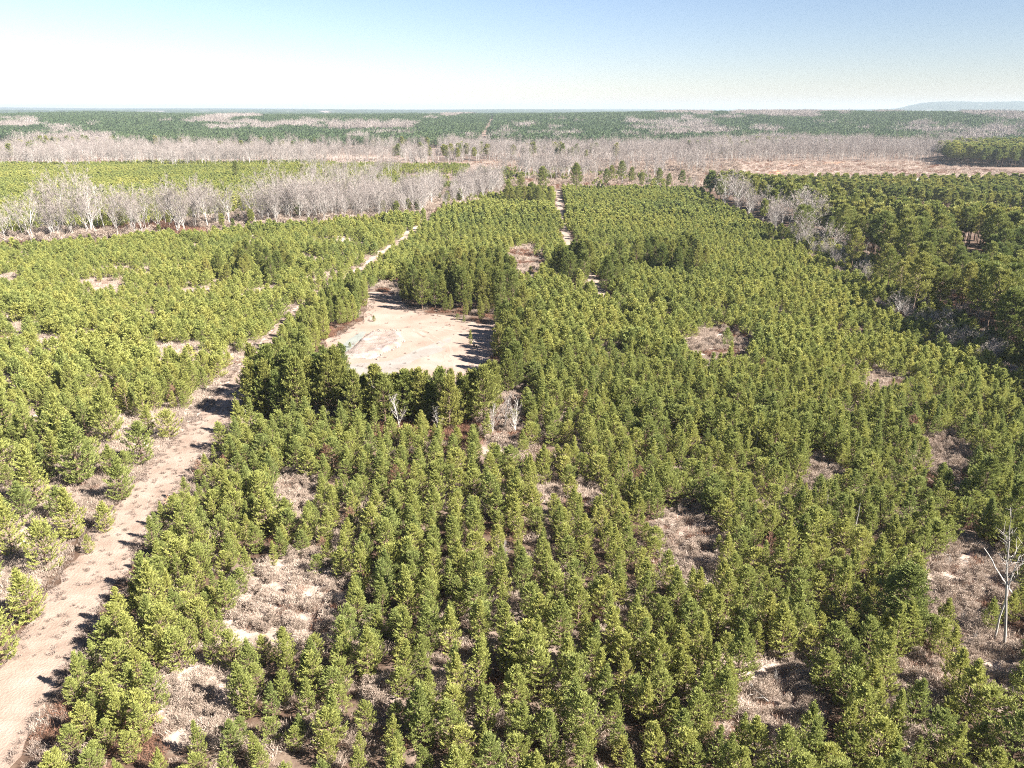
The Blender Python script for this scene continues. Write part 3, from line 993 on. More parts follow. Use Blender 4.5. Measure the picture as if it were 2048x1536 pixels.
# stand east of the track, in rows
rows_a = []
base0 = G(322, 1045)
pts, rid = [], []
for r in range(-3, 155):
    k = np.arange(-40, 420, 1.5) + rt.uniform(0, 1.5)
    k = k + rt.normal(0, .34, len(k))
    off = r * 2.08 + rt.normal(0, .24, len(k)) + 1.0 + 1.2 * (vnoise(k, k * 0 + r * .3, 25, 57) - .5)
    p = base0 + rn * off[:, None] + rv * k[:, None]
    pts.append(p); rid.append(np.full(len(k), r))
pts, rid = np.concatenate(pts), np.concatenate(rid)
px, py = pix(pts[:, 0], pts[:, 1], 0)
dens = vnoise(pts[:, 0], pts[:, 1], 7, 51) * .6 + vnoise(pts[:, 0], pts[:, 1], 3, 52) * .4
ok = inside(pts, STAND_A) & ~inside(pts, PADRING) & (dist_line(pts, ROAD) > 2.7 - 1.7 * ((py > 438) & (py < 462)) - 1.9 * ((py > 508) & (py < 556))) & (dist_line(pts, TRACK) > 3.9 - 1.7 * sstep(110, 150, pts[:, 1])) & ~(gap_mask(px, py, .9, 1.0) & (rt.random(len(pts)) > .035))
ar_ = np.hypot(pts[:, 0], pts[:, 1])
ok &= (dens > .22 + .09 * sstep(95, 170, ar_)) & (rt.random(len(pts)) > .05) & ~inside(pts, ROADCLUMP) & (pts[:, 1] > 18)
# thin, scruffy edge strip at the far right corner
ok &= ~((px > 1880) & (py > 1130) & (rt.random(len(pts)) < .3))
ok &= ~((px > 1235) & (px < 1640) & (py > 616) & (py < 632) & (rt.random(len(pts)) < .4))
A_p, A_r = pts[ok], rid[ok]
A_s = (.62 + .42 * vnoise(A_p[:, 0], A_p[:, 1], 9, 53) + .34 * vnoise(A_p[:, 0], A_p[:, 1], 34, 84)) * rt.uniform(.70, 1.2, len(A_p)) * .74
# stand west of the track
pts = []
for r in range(-24, 150):
    k = np.arange(-45, 420, 1.75)
    k = k + rt.normal(0, .42, len(k))
    off = -r * 2.12 + rt.normal(0, .34, len(k)) - 4.9
    pts.append(base0 + rn * off[:, None] + rv * k[:, None])
pts = np.concatenate(pts)
px, py = pix(pts[:, 0], pts[:, 1], 0)
dens = vnoise(pts[:, 0], pts[:, 1], 8, 54) * .55 + vnoise(pts[:, 0], pts[:, 1], 3.2, 55) * .45
far_ = np.hypot(pts[:, 0], pts[:, 1])
ok = inside(pts, STAND_B) & (dist_line(pts, TRACK) > 4.5 - 2.2 * sstep(110, 150, far_)) & (dens > .56 - .21 * sstep(80, 190, far_)) & (far_ > 88)
B_p = pts[ok]
B_s = (.68 + .40 * vnoise(B_p[:, 0], B_p[:, 1], 14, 56)) * rt.uniform(.68, 1.2, len(B_p)) * (.94 - .14 * sstep(110, 190, np.hypot(*B_p.T)))
# the loose pines in the dry grass at the near end of the west stand: photo base point and crown width
LOOSE = [(62, 1243, 78), (212, 1062, 56), (245, 1000, 74), (96, 1137, 98), (146, 1078, 84), (8, 1325, 95), (28, 1108, 86), (160, 968, 96), (78, 1010, 88),
         (18, 960, 84), (286, 926, 76), (340, 876, 62), (226, 884, 96), (190, 930, 60), (118, 1035, 60), (48, 1040, 72), (-30, 1180, 90), (-20, 1050, 90),
         (130, 905, 86), (60, 895, 80), (180, 1105, 34), (300, 872, 46), (-40, 940, 90), (10, 880, 80), (290, 838, 70), (-60, 1420, 95), (100, 960, 60)]
L_p = np.array([G(a, b) for a, b, c in LOOSE])
L_s = np.array([c * math.hypot(*G(a, b), CAMZ) / FPX / 4.3 for a, b, c in LOOSE])

allp = np.concatenate([A_p, B_p, L_p])
alls = np.concatenate([A_s, B_s, L_s])
kind_ = np.concatenate([np.zeros(len(A_p)), np.ones(len(B_p)), np.full(len(L_p), 2)])
rowi = np.concatenate([A_r, np.full(len(B_p) + len(L_p), -9)])
px, py = pix(allp[:, 0], allp[:, 1], 1.5 * alls)
inview = (px > -10) & (px < 2058) & (py < 1560) & (allp[:, 1] > 10)
dd = np.hypot(allp[:, 0], allp[:, 1], ) + 0
order = np.argsort(np.where(inview, np.hypot(dd, CAMZ - 2), 1e9))
pick = np.zeros(len(allp), bool)
pick[order[:300]] = True
ind = order[:300]

right_of = {}
rows_here = sorted(set(int(rowi[i]) for i in ind if kind_[i] == 0))
rank = {r: n + 1 for n, r in enumerate(rows_here)}
count = {}
szs = np.quantile(alls[ind], [.2, .8])
ly = sorted([i for i in ind if kind_[i] == 2], key=lambda i: dd[i])
lrank = {i: n + 1 for n, i in enumerate(ly)}
for i in ind:
    size = "low" if alls[i] < szs[0] else ("tall" if alls[i] > szs[1] else "middling")
    if kind_[i] == 0:
        r = rank[int(rowi[i])]
        count[r] = count.get(r, 0) + 1
        lab = f"{size} young pine, {ordw(count[r])} along the {ordw(r)} row east of the track"
        if r == 1:
            lab = f"{size} young pine, {ordw(count[r])} from the near end along the track's shaded edge"
        grp = "young pines planted in rows beside the grass track"
    elif kind_[i] == 1:
        count['b'] = count.get('b', 0) + 1
        lab = f"{size} young pine, {ordw(count['b'])} nearest in the dense stand west of the track"
        grp = "young pines planted west of the grass track"
    else:
        n = lrank[i]
        lab = f"{size} pine standing loose in dry grass west of the track, {ordw(n)} nearest the camera"
        grp = "loose young pines in dry grass west of the track"
    v = rs.integers(0, len(YP))
    plant("young_pine", YP[v], allp[i, 0], allp[i, 1], alls[i], lab, "pine tree", grp, tilt=(rs.normal(0, .04), rs.normal(0, .04)),
          wide=(1.15 if kind_[i] == 2 else .98) * rs.uniform(.88, 1.12))

rest = ~pick
es_line = gp([(1450, 422), (1600, 496), (1720, 566), (1800, 636), (1900, 708), (2048, 776), (2200, 860)])
es = np.stack([rt.uniform(40, 160, 9000), rt.uniform(55, 260, 9000)], 1)
es = es[(dist_line(es, es_line) < 9) & inside(es, OLDWOOD)]
es = es[:int(len(es) * .8)]
Rp, Rs_ = np.concatenate([allp[rest], es]), np.concatenate([alls[rest], rt.uniform(.35, 1.0, len(es))])
# plantation beyond the leafless belt
cx = []
C_pts = np.stack(np.meshgrid(np.arange(-560, 330, 2.5), np.arange(255, 640, 2.5), indexing='ij'), -1).reshape(-1, 2)
C_pts = C_pts + rt.normal(0, .8, C_pts.shape)
cpx, cpy = pix(C_pts[:, 0], C_pts[:, 1], 0)
cn = vnoise(C_pts[:, 0], C_pts[:, 1], 16, 58) * .6 + vnoise(C_pts[:, 0], C_pts[:, 1], 5, 59) * .4
okc = inside(C_pts, STAND_C) & (cn > .24 + .16 * (cpx > 640) + .26 * (cpx > 985)) & (dist_line(C_pts, TRACK) > 4) & (cpx > -300)
C_pts = C_pts[okc]
C_s = (.85 + .4 * vnoise(C_pts[:, 0], C_pts[:, 1], 30, 60)) * rt.uniform(.85, 1.15, len(C_pts)) * np.where(cpx[okc] > 640, .58, .76)
Rp, Rs_ = np.concatenate([Rp, C_pts]), np.concatenate([Rs_, C_s])
rd = np.hypot(Rp[:, 0], Rp[:, 1])
lod = np.where(rd < 125, np.where(rt.random(len(rd)) < .012, 21, rt.integers(0, 12, len(rd))), np.where(rd < 270, 12 + rt.integers(0, 5, len(rd)), 17 + rt.integers(0, 4, len(rd))))
protos = [proto("young_pine_near", y[2]) for y in YP] + YP_mid + YP_far
Cd, Wd = pine(190, H=4.2, R=1.6, base=.05, round_=.1, nb=4, whorl=.5, shoot=.5, tuft_n=9, bl=.18, bw=.05, tuft_len=.4, up=(0, 45), rise=.4)
protos.append(proto("browned_pine", joined([Cd, Wd], "browned_pine", [M_redbrush, M_bark])))
scatter("young_pine_plantation", np.concatenate([Rp, np.zeros((len(Rp), 1))], 1), Rs_, lod, protos,
        "dense yellow-green young pines filling the plantation beyond the nearest rows", cat="pine plantation", seed=5)

# ------------------------------------------------------------------ pines round the pad
def oldpine(models, p, s, label, group, name="tall_pine", wide=1.0):
    plant(name, models[rs.integers(0, len(models))][:2], p[0], p[1], s, label, "pine tree", group, tilt=(rs.normal(0, .025), rs.normal(0, .025)), wide=wide)


front = list(range(508, 975, 19))
for n, x in enumerate(front):
    p = G(x + rt.normal(0, 4), 842 + rt.normal(0, 5) + (4 if x > 700 else -10))
    s = rt.uniform(.74, 1.04) if x > 690 else rt.uniform(.85, 1.2)
    oldpine(PP, p, s, f"dense dark pine, {ordw(n + 1)} from the track end of the row along the pad's near side", "pines in the row along the pad's near side", "pad_pine", rt.uniform(.95, 1.3))
back = list(range(518, 970, 24))
for n, x in enumerate(back):
    p = G(x, 812 + rt.normal(0, 4) + (14 if x > 690 else -18))
    s = rt.uniform(.72, .82) if x > 690 else rt.uniform(.85, 1.05)
    oldpine(PP, p, s, f"dark pine half hidden behind the pad's near row, {ordw(n + 1)} from the track end", "pines behind the front of the pad's near row", "pad_pine", rt.uniform(.78, 1.12))


def fill(poly, sp, seed, n_max=999, jit=.3):
    P = gp(poly)
    rg = np.random.default_rng(seed)
    lo, hi = P.min(0), P.max(0)
    g_ = np.stack(np.meshgrid(np.arange(lo[0], hi[0], sp), np.arange(lo[1], hi[1], sp), indexing='ij'), -1).reshape(-1, 2)
    g_ = g_ + rg.normal(0, sp * jit, g_.shape)
    g_ = g_[inside(g_, P)]
    return g_[np.argsort(np.hypot(*g_.T))][:n_max]


W_ = fill([(596, 770), (560, 762), (600, 648), (640, 600), (700, 566), (744, 600), (738, 638), (690, 668), (640, 718), (628, 768)], 2.5, 81)
W_ = W_[(dist_line(W_, TRACK) > 4.3) & ~inside(W_, PAD)]
for n, p in enumerate(W_):
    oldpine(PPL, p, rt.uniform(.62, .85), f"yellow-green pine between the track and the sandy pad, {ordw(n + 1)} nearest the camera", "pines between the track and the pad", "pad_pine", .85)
N_ = fill([(806, 604), (826, 622), (990, 652), (1040, 640), (1045, 590), (1000, 556), (880, 552), (815, 575)], 3.1, 82)
N_ = N_[~inside(N_, PAD)]
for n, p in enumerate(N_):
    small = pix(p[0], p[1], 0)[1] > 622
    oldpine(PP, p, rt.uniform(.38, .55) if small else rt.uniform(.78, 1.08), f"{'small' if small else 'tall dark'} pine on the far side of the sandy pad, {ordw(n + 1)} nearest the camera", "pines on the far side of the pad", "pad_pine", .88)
E_ = fill([(996, 655), (1002, 700), (986, 760), (968, 812), (1020, 830), (1062, 760), (1072, 650), (1040, 640)], 2.7, 83)
E_ = E_[~inside(E_, PAD)]
for n, p in enumerate(E_):
    oldpine(PP, p, rt.uniform(.72, .98), f"full green pine on the pad's shaded east side, {ordw(n + 1)} nearest the camera", "pines on the pad's east side", "pad_pine", rt.uniform(.78, 1.12))
K_ = fill([(1108, 560), (1112, 540), (1180, 534), (1184, 568), (1140, 572)], 3.4, 84)
K_ = np.concatenate([K_, np.array([G(1232, 580), G(1212, 584), G(1246, 572), G(1222, 560), G(1236, 548)])])
for n, p in enumerate(K_):
    oldpine(PP, p, rt.uniform(.8, 1.05), f"dark pine in the clump beside the sandy road bend, {ordw(n + 1)} from its near left", "pines in the clump at the road bend", "pad_pine", 1.05)
J_ = fill([(1262, 546), (1290, 528), (1370, 520), (1420, 528), (1410, 548), (1330, 556)], 3.6, 85)
for n, p in enumerate(J_):
    oldpine(PP, p, rt.uniform(.85, 1.1), f"dark pine with bare lower trunk in the grove east of the road, {ordw(n + 1)} nearest", "pines in the grove east of the road", "pad_pine", 1.0)
Y_ = fill([(400, 560), (520, 520), (600, 545), (560, 570), (450, 580)], 4.4, 86)
for n, p in enumerate(Y_):
    oldpine(PP, p, rt.uniform(.66, .9), f"darker pine in the grove west of the track's far end, {ordw(n + 1)} nearest the camera", "darker pines in the west stand", "pad_pine", 1.0)

# ------------------------------------------------------------------ old pine wood on the right
OW = np.stack(np.meshgrid(np.arange(20, 330, 4.3), np.arange(60, 400, 4.3), indexing='ij'), -1).reshape(-1, 2)
OW = OW + rt.normal(0, 1.1, OW.shape)
opx, opy = pix(OW[:, 0], OW[:, 1], 0)
thin = ~(((opx - 1930) / 34) ** 2 + ((opy - 545) / 40) ** 2 < 1) & ~(((opx - 1862) / 24) ** 2 + ((opy - 520) / 28) ** 2 < 1)
onz = vnoise(OW[:, 0], OW[:, 1], 12, 61) * .5 + vnoise(OW[:, 0], OW[:, 1], 4, 62) * .5
RIGHTB_P = np.array([G(x_, y_) for x_, y_ in [(1388, 392), (1452, 408), (1489, 418), (1538, 432), (1556, 448), (1584, 462), (1612, 470), (1626, 478), (1645, 452), (1655, 505), (1686, 532), (1714, 528), (1728, 545), (1868, 590), (1880, 600), (1872, 660), (1897, 662), (1916, 652), (1940, 690)]])
def clear_view(P, rad=2.4, front=9.0):
    k = np.ones(len(P), bool)
    for q in RIGHTB_P:
        u = q / np.hypot(*q)
        v = P - q
        along, across = v @ u, v @ np.array([u[1], -u[0]])
        k &= ~((np.abs(across) < rad) & (along < 1.5) & (along > -front))
    return k
okO = inside(OW, OLDWOOD) & thin & (onz > .27) & clear_view(OW)
OW = OW[okO]
opx, opy = pix(OW[:, 0], OW[:, 1], 9)
O_s = (.68 + .42 * vnoise(OW[:, 0], OW[:, 1], 20, 63)) * rt.uniform(.85, 1.12, len(OW))
vis = (opx > 0) & (opx < 2070)
edge = gp([(1450, 422), (1600, 496), (1720, 566), (1800, 636), (1900, 708), (2048, 776)])
e_px, e_py = pix(OW[:, 0], OW[:, 1], 0)
e_d = dist_line(OW, edge)
drop = ((e_d < 13) & (e_px < 1760) & (rt.random(len(OW)) < .86)) | ((e_d < 7) & (rt.random(len(OW)) < .45))
OW, O_s, vis = OW[~drop], O_s[~drop], vis[~drop]
oo = np.argsort(np.where(vis, np.hypot(*OW.T), 1e9))[:150]
# rows of the wood by how far they stand from its lit edge
edge = gp([(1450, 422), (1600, 496), (1720, 566), (1800, 636), (1900, 708), (2048, 776)])
ed = dist_line(OW, edge)
cnt = {}
for i in oo:
    band = "old wood's edge" if ed[i] < 9 else ("old wood's middle" if ed[i] < 32 else "old wood's depth")
    cnt[band] = cnt.get(band, 0) + 1
    look = "tall spreading" if O_s[i] > .95 else ("slender" if O_s[i] < .8 else "round-topped")
    oldpine(OP, OW[i], O_s[i], f"{look} pine, {ordw(cnt[band])} nearest in the {band}", "pines of the old wood on the right", "tall_pine", rt.uniform(.92, 1.15))
sel = np.ones(len(OW), bool)
sel[oo] = False
restO, restOs = OW[sel], O_s[sel]
NW = np.stack(np.meshgrid(np.arange(60, 640, 4.4), np.arange(280, 640, 4.4), indexing='ij'), -1).reshape(-1, 2)
NW = NW + rt.normal(0, 1.0, NW.shape)
npx, npy = pix(NW[:, 0], NW[:, 1], 0)
NW = NW[inside(NW, NEXTWOOD) & (npx < 2350)]
N_s = rt.uniform(.62, .74, len(NW))
NB = np.stack(np.meshgrid(np.arange(300, 760, 5.0), np.arange(580, 960, 5.0), indexing='ij'), -1).reshape(-1, 2)
NB = NB + rt.normal(0, 1.2, NB.shape)
NB = NB[inside(NB, gp([(1870, 318), (1900, 332), (2048, 338), (2400, 345), (2400, 312), (2048, 310), (1940, 309)]))]
nbs = rt.uniform(.95, 1.25, len(NB))
mixed = np.stack([rt.uniform(-650, 620, 40000), rt.uniform(560, 960, 40000)], 1)
mxx, mxy = pix(mixed[:, 0], mixed[:, 1], 0)
mixed = mixed[(mxy > 296) & (mxy < 326) & (far_zone(mxx, mxy) == 2) & (vnoise(mixed[:, 0], mixed[:, 1], 60, 73) > .55)][:290]
bm = np.stack([rt.uniform(-330, 0, 9000), rt.uniform(215, 420, 9000)], 1)
bm = bm[inside(bm, BELT)][:60]
mixed = np.concatenate([mixed, bm])
wp = np.concatenate([restO, NW, NB, mixed])
ws = np.concatenate([restOs, N_s, nbs, np.concatenate([rt.uniform(.7, 1.15, len(mixed) - len(bm)), rt.uniform(.3, .62, len(bm))])])
wd = np.hypot(*wp.T)
wi = np.where(wd < 190, rt.integers(0, 6, len(wd)), 6 + rt.integers(0, 4, len(wd)))
scatter("pine_wood", np.concatenate([wp, np.zeros((len(wp), 1))], 1), ws, wi, [proto("tall_pine_near", q[2]) for q in OP] + OP_mid,
        "deep olive-green older pine woods behind the nearest trunks on the right", cat="pine wood", seed=7)

for n, (x, y, s, w, lab) in enumerate([(1788, 1275, .80, 1.5, "broad dark pine with a rounded crown beside the tangled opening"), (2010, 1085, .8, 1.0, "dark pine behind the tallest white dead tree"),
                                  (1560, 905, .62, 1.35, "broad bushy pine among the rows near the bleached pole"), (1960, 1010, .7, 1.1, "dark pine at the right edge above the tangled opening")]):
    oldpine(PP, G(x, y), s, lab, "broad dark pines among the young rows", "pad_pine", w)

# single tall pines in the middle distance: photo base point and top
LONE = [(473, 462 - 100, 316), (606, 366, 324), (741, 372, 346), (1042, 395, 350), (1085, 398, 333), (1153, 392, 326), (1212, 384, 336), (1240, 376, 320),
        (1262, 380, 332), (1282, 386, 342), (1318, 384, 334), (1335, 386, 344), (1362, 388, 338), (1430, 386, 348), (1440, 392, 354), (1378, 380, 350),
        (1222, 372, 330), (1420, 396, 360), (1470, 400, 362), (1530, 372, 345), (1582, 374, 348), (1650, 372, 336), (1662, 374, 340), (1690, 376, 340),
        (1705, 374, 346), (1745, 376, 350), (1800, 372, 350), (1850, 374, 346), (1700, 470, 372), (1680, 505, 392), (1480, 404, 360), (2030, 720, 640)]
for n, (x, yb, yt) in enumerate(LONE):
    p = G(x, yb)
    dd_ = p[1]
    dep = np.hypot(p[1], CAMZ)
    a1 = math.atan2(yb - 768, FPX) + PITCH
    a2 = math.atan2(yt - 768, FPX) + PITCH
    h = CAMZ - p[1] * math.tan(a2) if a2 > 0 else CAMZ
    h = max(5, min(22, CAMZ - math.hypot(*p) * math.tan(a2)))
    side = "beside the far end of the leafless belt" if x < 800 else ("by the far end of the sandy road" if x < 1310 else ("near the cut-over field" if yb < 420 else "rising over the old wood's edge"))
    oldpine(OP, p, h / 13.3, f"lone tall pine {side}, {ordw(n + 1)} from the west", "lone tall pines in the middle distance", "tall_pine", 1.0)
DK = fill([(1006, 412), (1020, 394), (1100, 388), (1112, 408), (1060, 416)], 5.2, 88)
for n, p in enumerate(DK[:14]):
    oldpine(PP, p, rt.uniform(.9, 1.2), f"dark pine in the clump at the far end of the young stand, {ordw(n + 1)} nearest", "dark pines at the young stand's far end", "pad_pine", 1.1)

# ------------------------------------------------------------------ leafless trees
bp_ = np.stack(np.meshgrid(np.arange(-330, 20, 3.6), np.arange(215, 420, 3.6), indexing='ij'), -1).reshape(-1, 2)
bp_ = bp_ + rt.normal(0, 1.2, bp_.shape)
bpx, bpy_ = pix(bp_[:, 0], bp_[:, 1], 0)
bn = vnoise(bp_[:, 0], bp_[:, 1], 13, 64)
okb = inside(bp_, BELT) & (bn > .38 - .3 * sstep(380, 700, bpx)) & (dist_line(bp_, TRACK) > 2.5) & (rt.random(len(bp_)) < .62 + .3 * sstep(450, 700, bpx))
bp_ = bp_[okb]
bpx, bpy_ = pix(bp_[:, 0], bp_[:, 1], 0)
bvis = (bpx > -15) & (bpx < 1020)
bo = np.where(bvis)[0]
rt.shuffle(bo)
bo = bo[:185]
bo = bo[np.argsort(bpx[bo])]
bs_ = rt.uniform(.72, 1.12, len(bp_)) * (1 - .26 * sstep(560, 760, bpx)) * rt.uniform(.7, 1.12, len(bp_))
for n, i in enumerate(bo):
    look = "tall pale" if bs_[i] > .95 else ("short grey" if bs_[i] < .8 else "pale")
    plant("leafless_tree", BT[rs.integers(0, 8)][:2], bp_[i, 0], bp_[i, 1], bs_[i], f"{look} leafless tree in the white belt, {ordw(n + 1)} from its west end", "leafless tree",
          "leafless trees of the white belt", tilt=(rs.normal(0, .04), rs.normal(0, .04)))
bsel = np.ones(len(bp_), bool)
bsel[bo] = False
more, mores = bp_[bsel], bs_[bsel]
# thinner leafless strip in front of and behind the young plantation
ex = np.stack(np.meshgrid(np.arange(-700, 420, 6.5), np.arange(380, 1000, 6.5), indexing='ij'), -1).reshape(-1, 2)
ex = ex + rt.normal(0, 2.0, ex.shape)
epx, epy = pix(ex[:, 0], ex[:, 1], 0)
en = vnoise(ex[:, 0], ex[:, 1], 40, 65) * .6 + vnoise(ex[:, 0], ex[:, 1], 12, 66) * .4
z_ = far_zone(epx, epy)
m1 = (epx > -250) & (epx < 900) & (epy > 318) & (epy < 337) & (en > .5)
m2 = (epx > -250) & (epx < 2300) & (z_ == 2) & (epy < 326)
m3 = (epx > 1250) & (epx < 1440) & (epy > 330) & (epy < 352) & (en > .55)
m4 = (epx > 600) & (epx < 1330) & (epy > 332) & (epy < 384) & (en > np.where(epx < 1000, .75, .66))
keep = (m1 | m2 | m3 | m4) & (dist_line(ex, TRACK) > 5) & (np.hypot(*ex.T) < 950)
ex = ex[keep]
keep2 = np.stack(np.meshgrid(np.arange(200, 620, 6.5), np.arange(380, 1000, 6.5), indexing='ij'), -1).reshape(-1, 2)
keep2 = keep2 + rt.normal(0, 2.0, keep2.shape)
epx, epy = pix(keep2[:, 0], keep2[:, 1], 0)
keep2 = keep2[(far_zone(epx, epy) == 2) & (epy < 326) & (np.hypot(*keep2.T) < 950) & (keep2[:, 0] > 420)]
mp_ = np.concatenate([more, ex, keep2])
ms_ = np.concatenate([mores, rt.uniform(.6, .95, len(ex) + len(keep2))])
scatter("leafless_wood", np.concatenate([mp_, height(mp_[:, 0], mp_[:, 1])[:, None]], 1), ms_, rt.integers(0, 8, len(mp_)), [proto("bare_tree_near", q[2]) for q in BT],
        "pale grey leafless woods massed across the middle distance", cat="leafless wood", seed=9)
# leafless trees along the old wood's edge and inside it: photo base, top
RIGHTB = [(1388, 392, 350), (1452, 408, 372), (1489, 418, 376), (1538, 432, 368), (1556, 448, 386), (1584, 462, 404), (1612, 470, 372), (1626, 478, 382), (1645, 452, 388),
          (1600, 446, 372), (1655, 505, 440), (1686, 532, 470), (1714, 528, 452), (1728, 545, 498), (1787, 470, 452), (1712, 465, 432), (1752, 448, 430), (1868, 590, 512), (1880, 600, 540),
          (1872, 660, 618), (1897, 662, 598), (1916, 652, 600), (1940, 690, 628), (1930, 700, 640), (1510, 425, 385), (1570, 452, 392), (1660, 470, 430), (1740, 505, 462), (1845, 500, 470), (1924, 525, 478), (1975, 415, 392), (1965, 660, 640)]
for k in range(16):
    xe = rt.uniform(1790, 2030)
    ye = np.interp(xe, [1720, 1800, 1900, 2048], [566, 636, 708, 776]) - rt.uniform(-4, 40)
    RIGHTB.append((xe, ye, ye - rt.uniform(45, 95)))
for k in range(46):
    u_ = rt.random()
    xe = 1425 + 330 * u_
    ye = np.interp(xe, [1425, 1450, 1600, 1720, 1755], [412, 422, 496, 566, 594]) - rt.uniform(1, 24)
    RIGHTB.append((xe, ye, ye - rt.uniform(34, 74)))
for n, (x, yb, yt) in enumerate(RIGHTB):
    p = G(x, yb) + np.array([-1.8, -1.2])
    h = max(4, min(18, CAMZ - math.hypot(*p) * math.tan(math.atan2(yt - 768, FPX) + PITCH)))
    look = "tall forked" if h > 11 else ("small grey" if h < 7 else "white")
    plant("leafless_tree", BT[n % 8][:2], p[0], p[1], h / 15.0, f"{look} leafless tree by the old pine wood's edge, {ordw(n + 1)} of them", "leafless tree", "leafless trees along the old pine wood",
          wide=rs.uniform(1.2, 1.65))
# bare saplings in the openings: photo base, top, description
SAP = [(1010, 862, 790, "white bare sapling rising from the thicket before the pad"), (985, 868, 812, "thin bare sapling left of the white one before the pad"),
       (1030, 866, 800, "grey bare sapling right of the white one before the pad"), (798, 868, 784, "slim bare sapling in front of the pad's near pine row"),
       (618, 858, 800, "grey sapling at the foot of the pad's near row, track side"), (648, 862, 806, "russet-grey sapling before the pad's near row"),
       (500, 842, 778, "thin grey sapling beside the shaded bend of the track"), (488, 836, 785, "bare sapling leaning at the shaded bend of the track"),
       (876, 866, 812, "faded sapling under the east end of the pad's near row"), (770, 838, 780, "forked bare sapling against the pad's near pine row"),
       (610, 722, 690, "pale dead sapling in the pines between track and pad"), (1008, 1125, 1085, "small grey sapling in a gap of the near rows"),
       (1708, 1160, 1102, "white bare sapling in front of a dark broad pine"), (1726, 1158, 1110, "grey bare sapling right of the white one by the dark pine"),
       (1590, 1150, 1105, "grey twiggy sapling left of the dark broad pine"), (1795, 1285, 1190, "tall thin bare sapling below the dark broad pine"),
       (1640, 1140, 1095, "wispy bare sapling in the rows left of the dark pine"), (1830, 1060, 1034, "small bare sapling above the tangled opening"),
       (1895, 1135, 1085, "white twiggy sapling spreading over the tangled opening"), (1925, 1250, 1190, "grey sapling in the tangled opening's lower part"),
       (1840, 1395, 1325, "dense grey sapling in the lower right brush strip"), (1820, 1430, 1370, "grey sapling at the foot of the lower right strip"),
       (1985, 1360, 1300, "grey bare sapling in the thicket below the two tall dead trees"), (2025, 1395, 1325, "pale bare sapling at the right edge thicket"),
       (1552, 1370, 1332, "small bare sapling in the brown opening by the fallen log"), (1590, 1060, 1015, "faint bare sapling among the rows near two dead poles"),
       (1950, 1290, 1240, "pale twisted sapling beside the leaning dead trunk"), (1690, 1000, 975, "grey sapling among the rows above the dead poles"),
       (845, 570, 540, "pale leafless bush-like tree beyond the pad's entrance"), (860, 575, 548, "second pale leafless tree beyond the pad's entrance")]
for n, (x, yb, yt, lab) in enumerate(SAP):
    p = G(x, yb)
    h = max(1.2, CAMZ - math.hypot(*p) * math.tan(math.atan2(yt - 768, FPX) + PITCH))
    plant("bare_sapling", BS[n % 5], p[0], p[1], h / 4.6, lab, "bare sapling", "bare saplings among the pines", wide=1.15 if h < 4 else .9)


# dead poles, the two tall dead trees, the leaning trunk and the fallen log
def at_top(x, yb, xt, yt):
    """base on the ground and a top the given number of pixels up, both at the same distance"""
    p = G(x, yb)
    d = F_ * FPX + np.array([1.0, 0, 0]) * (xt - 1024.0) - U_ * (yt - 768.0)
    t = p[1] / d[1]
    return np.array([p[0], p[1], 0]), np.array([d[0] * t, p[1], CAMZ + d[2] * t])


def snag(x, yb, xt, yt, r, label, cat="dead tree", limbs=0, seed=1, name="dead_tree"):
    b, t = at_top(x, yb, xt, yt)
    rg = np.random.default_rng(seed)
    W, C = MB(), MB()
    v = t - b
    s = np.linspace(0, 1, 8)
    path = v[None] * s[:, None] + np.cumsum(rg.normal(0, .012 * np.linalg.norm(v), (8, 3)) * [1, 1, 0], 0) * s[:, None]
    W.tube(path, r * (1 - .72 * s) + .01, 7)
    for i in range(limbs):
        u = .52 + .46 * (i + rg.random()) / limbs
        q0 = np.array([np.interp(u, s, path[:, j]) for j in range(3)])
        az = rg.random() * 6.283
        dv = unit(np.array([math.cos(az) * .4, math.sin(az) * .4, rg.uniform(.7, 1.1)]))
        ln = np.linalg.norm(v) * rg.uniform(.1, .24) * (1.25 - .6 * u)
        e = q0 + dv * ln
        C.tube([q0, q0 + dv * ln * .5 + rg.normal(0, .06, 3), e], [r * .38 * (1.1 - u) + .018, .018, .008], 4)
        for k in range(5):
            w0 = q0 + dv * ln * rg.uniform(.3, 1)
            w1 = w0 + unit(dv + rg.normal(0, .7, 3)) * ln * rg.uniform(.25, .55)
            C.tube([w0, (w0 + w1) / 2 + rg.normal(0, .03, 3), w1], [.018, .012, .006], 3)
    e = link(name, None, loc=b)
    tag(e, label, cat)
    link("trunk", W.mesh("dead_trunk", [M_pale], True), e)
    if limbs:
        link("branch", C.mesh("dead_branches", [M_pale]), e)
    return e


snag(2008, 1302, 2036, 1055, .11, "tallest white dead tree with forked top at the right edge", limbs=12, seed=2)
snag(1988, 1282, 2024, 1105, .075, "slimmer dead tree just left of the tallest one", limbs=5, seed=3)
snag(2024, 1187, 1962, 1092, .08, "leaning bare dead trunk crossing behind the two dead trees", seed=4)
snag(1510, 905, 1521, 832, .10, "bleached bare pole standing among the dense rows", seed=5, limbs=0)
snag(1648, 1045, 1657, 992, .06, "short thin dead pole left of its taller twin", seed=6)
snag(1706, 1082, 1722, 1004, .08, "taller thin dead pole in the rows near a grey shrub", seed=7)
snag(1962, 683, 1970, 655, .07, "thin dead pole at the foot of the old pine wood", seed=8)
snag(1735, 545, 1733, 500, .10, "broken white dead trunk on the old wood's dark edge", seed=9, limbs=4)
snag(196, 462, 190, 372, .20, "tall dead trunk left of the white belt's thickest trees", seed=10, limbs=5)
snag(228, 440, 222, 402, .16, "short dead trunk beyond the white belt, first of two", seed=11)
snag(268, 420, 262, 365, .16, "tall thin dead trunk beyond the white belt, second of two", seed=12, limbs=2)
snag(380, 385, 377, 352, .18, "dead trunk in the pine plantation behind the white belt", seed=13, limbs=2)
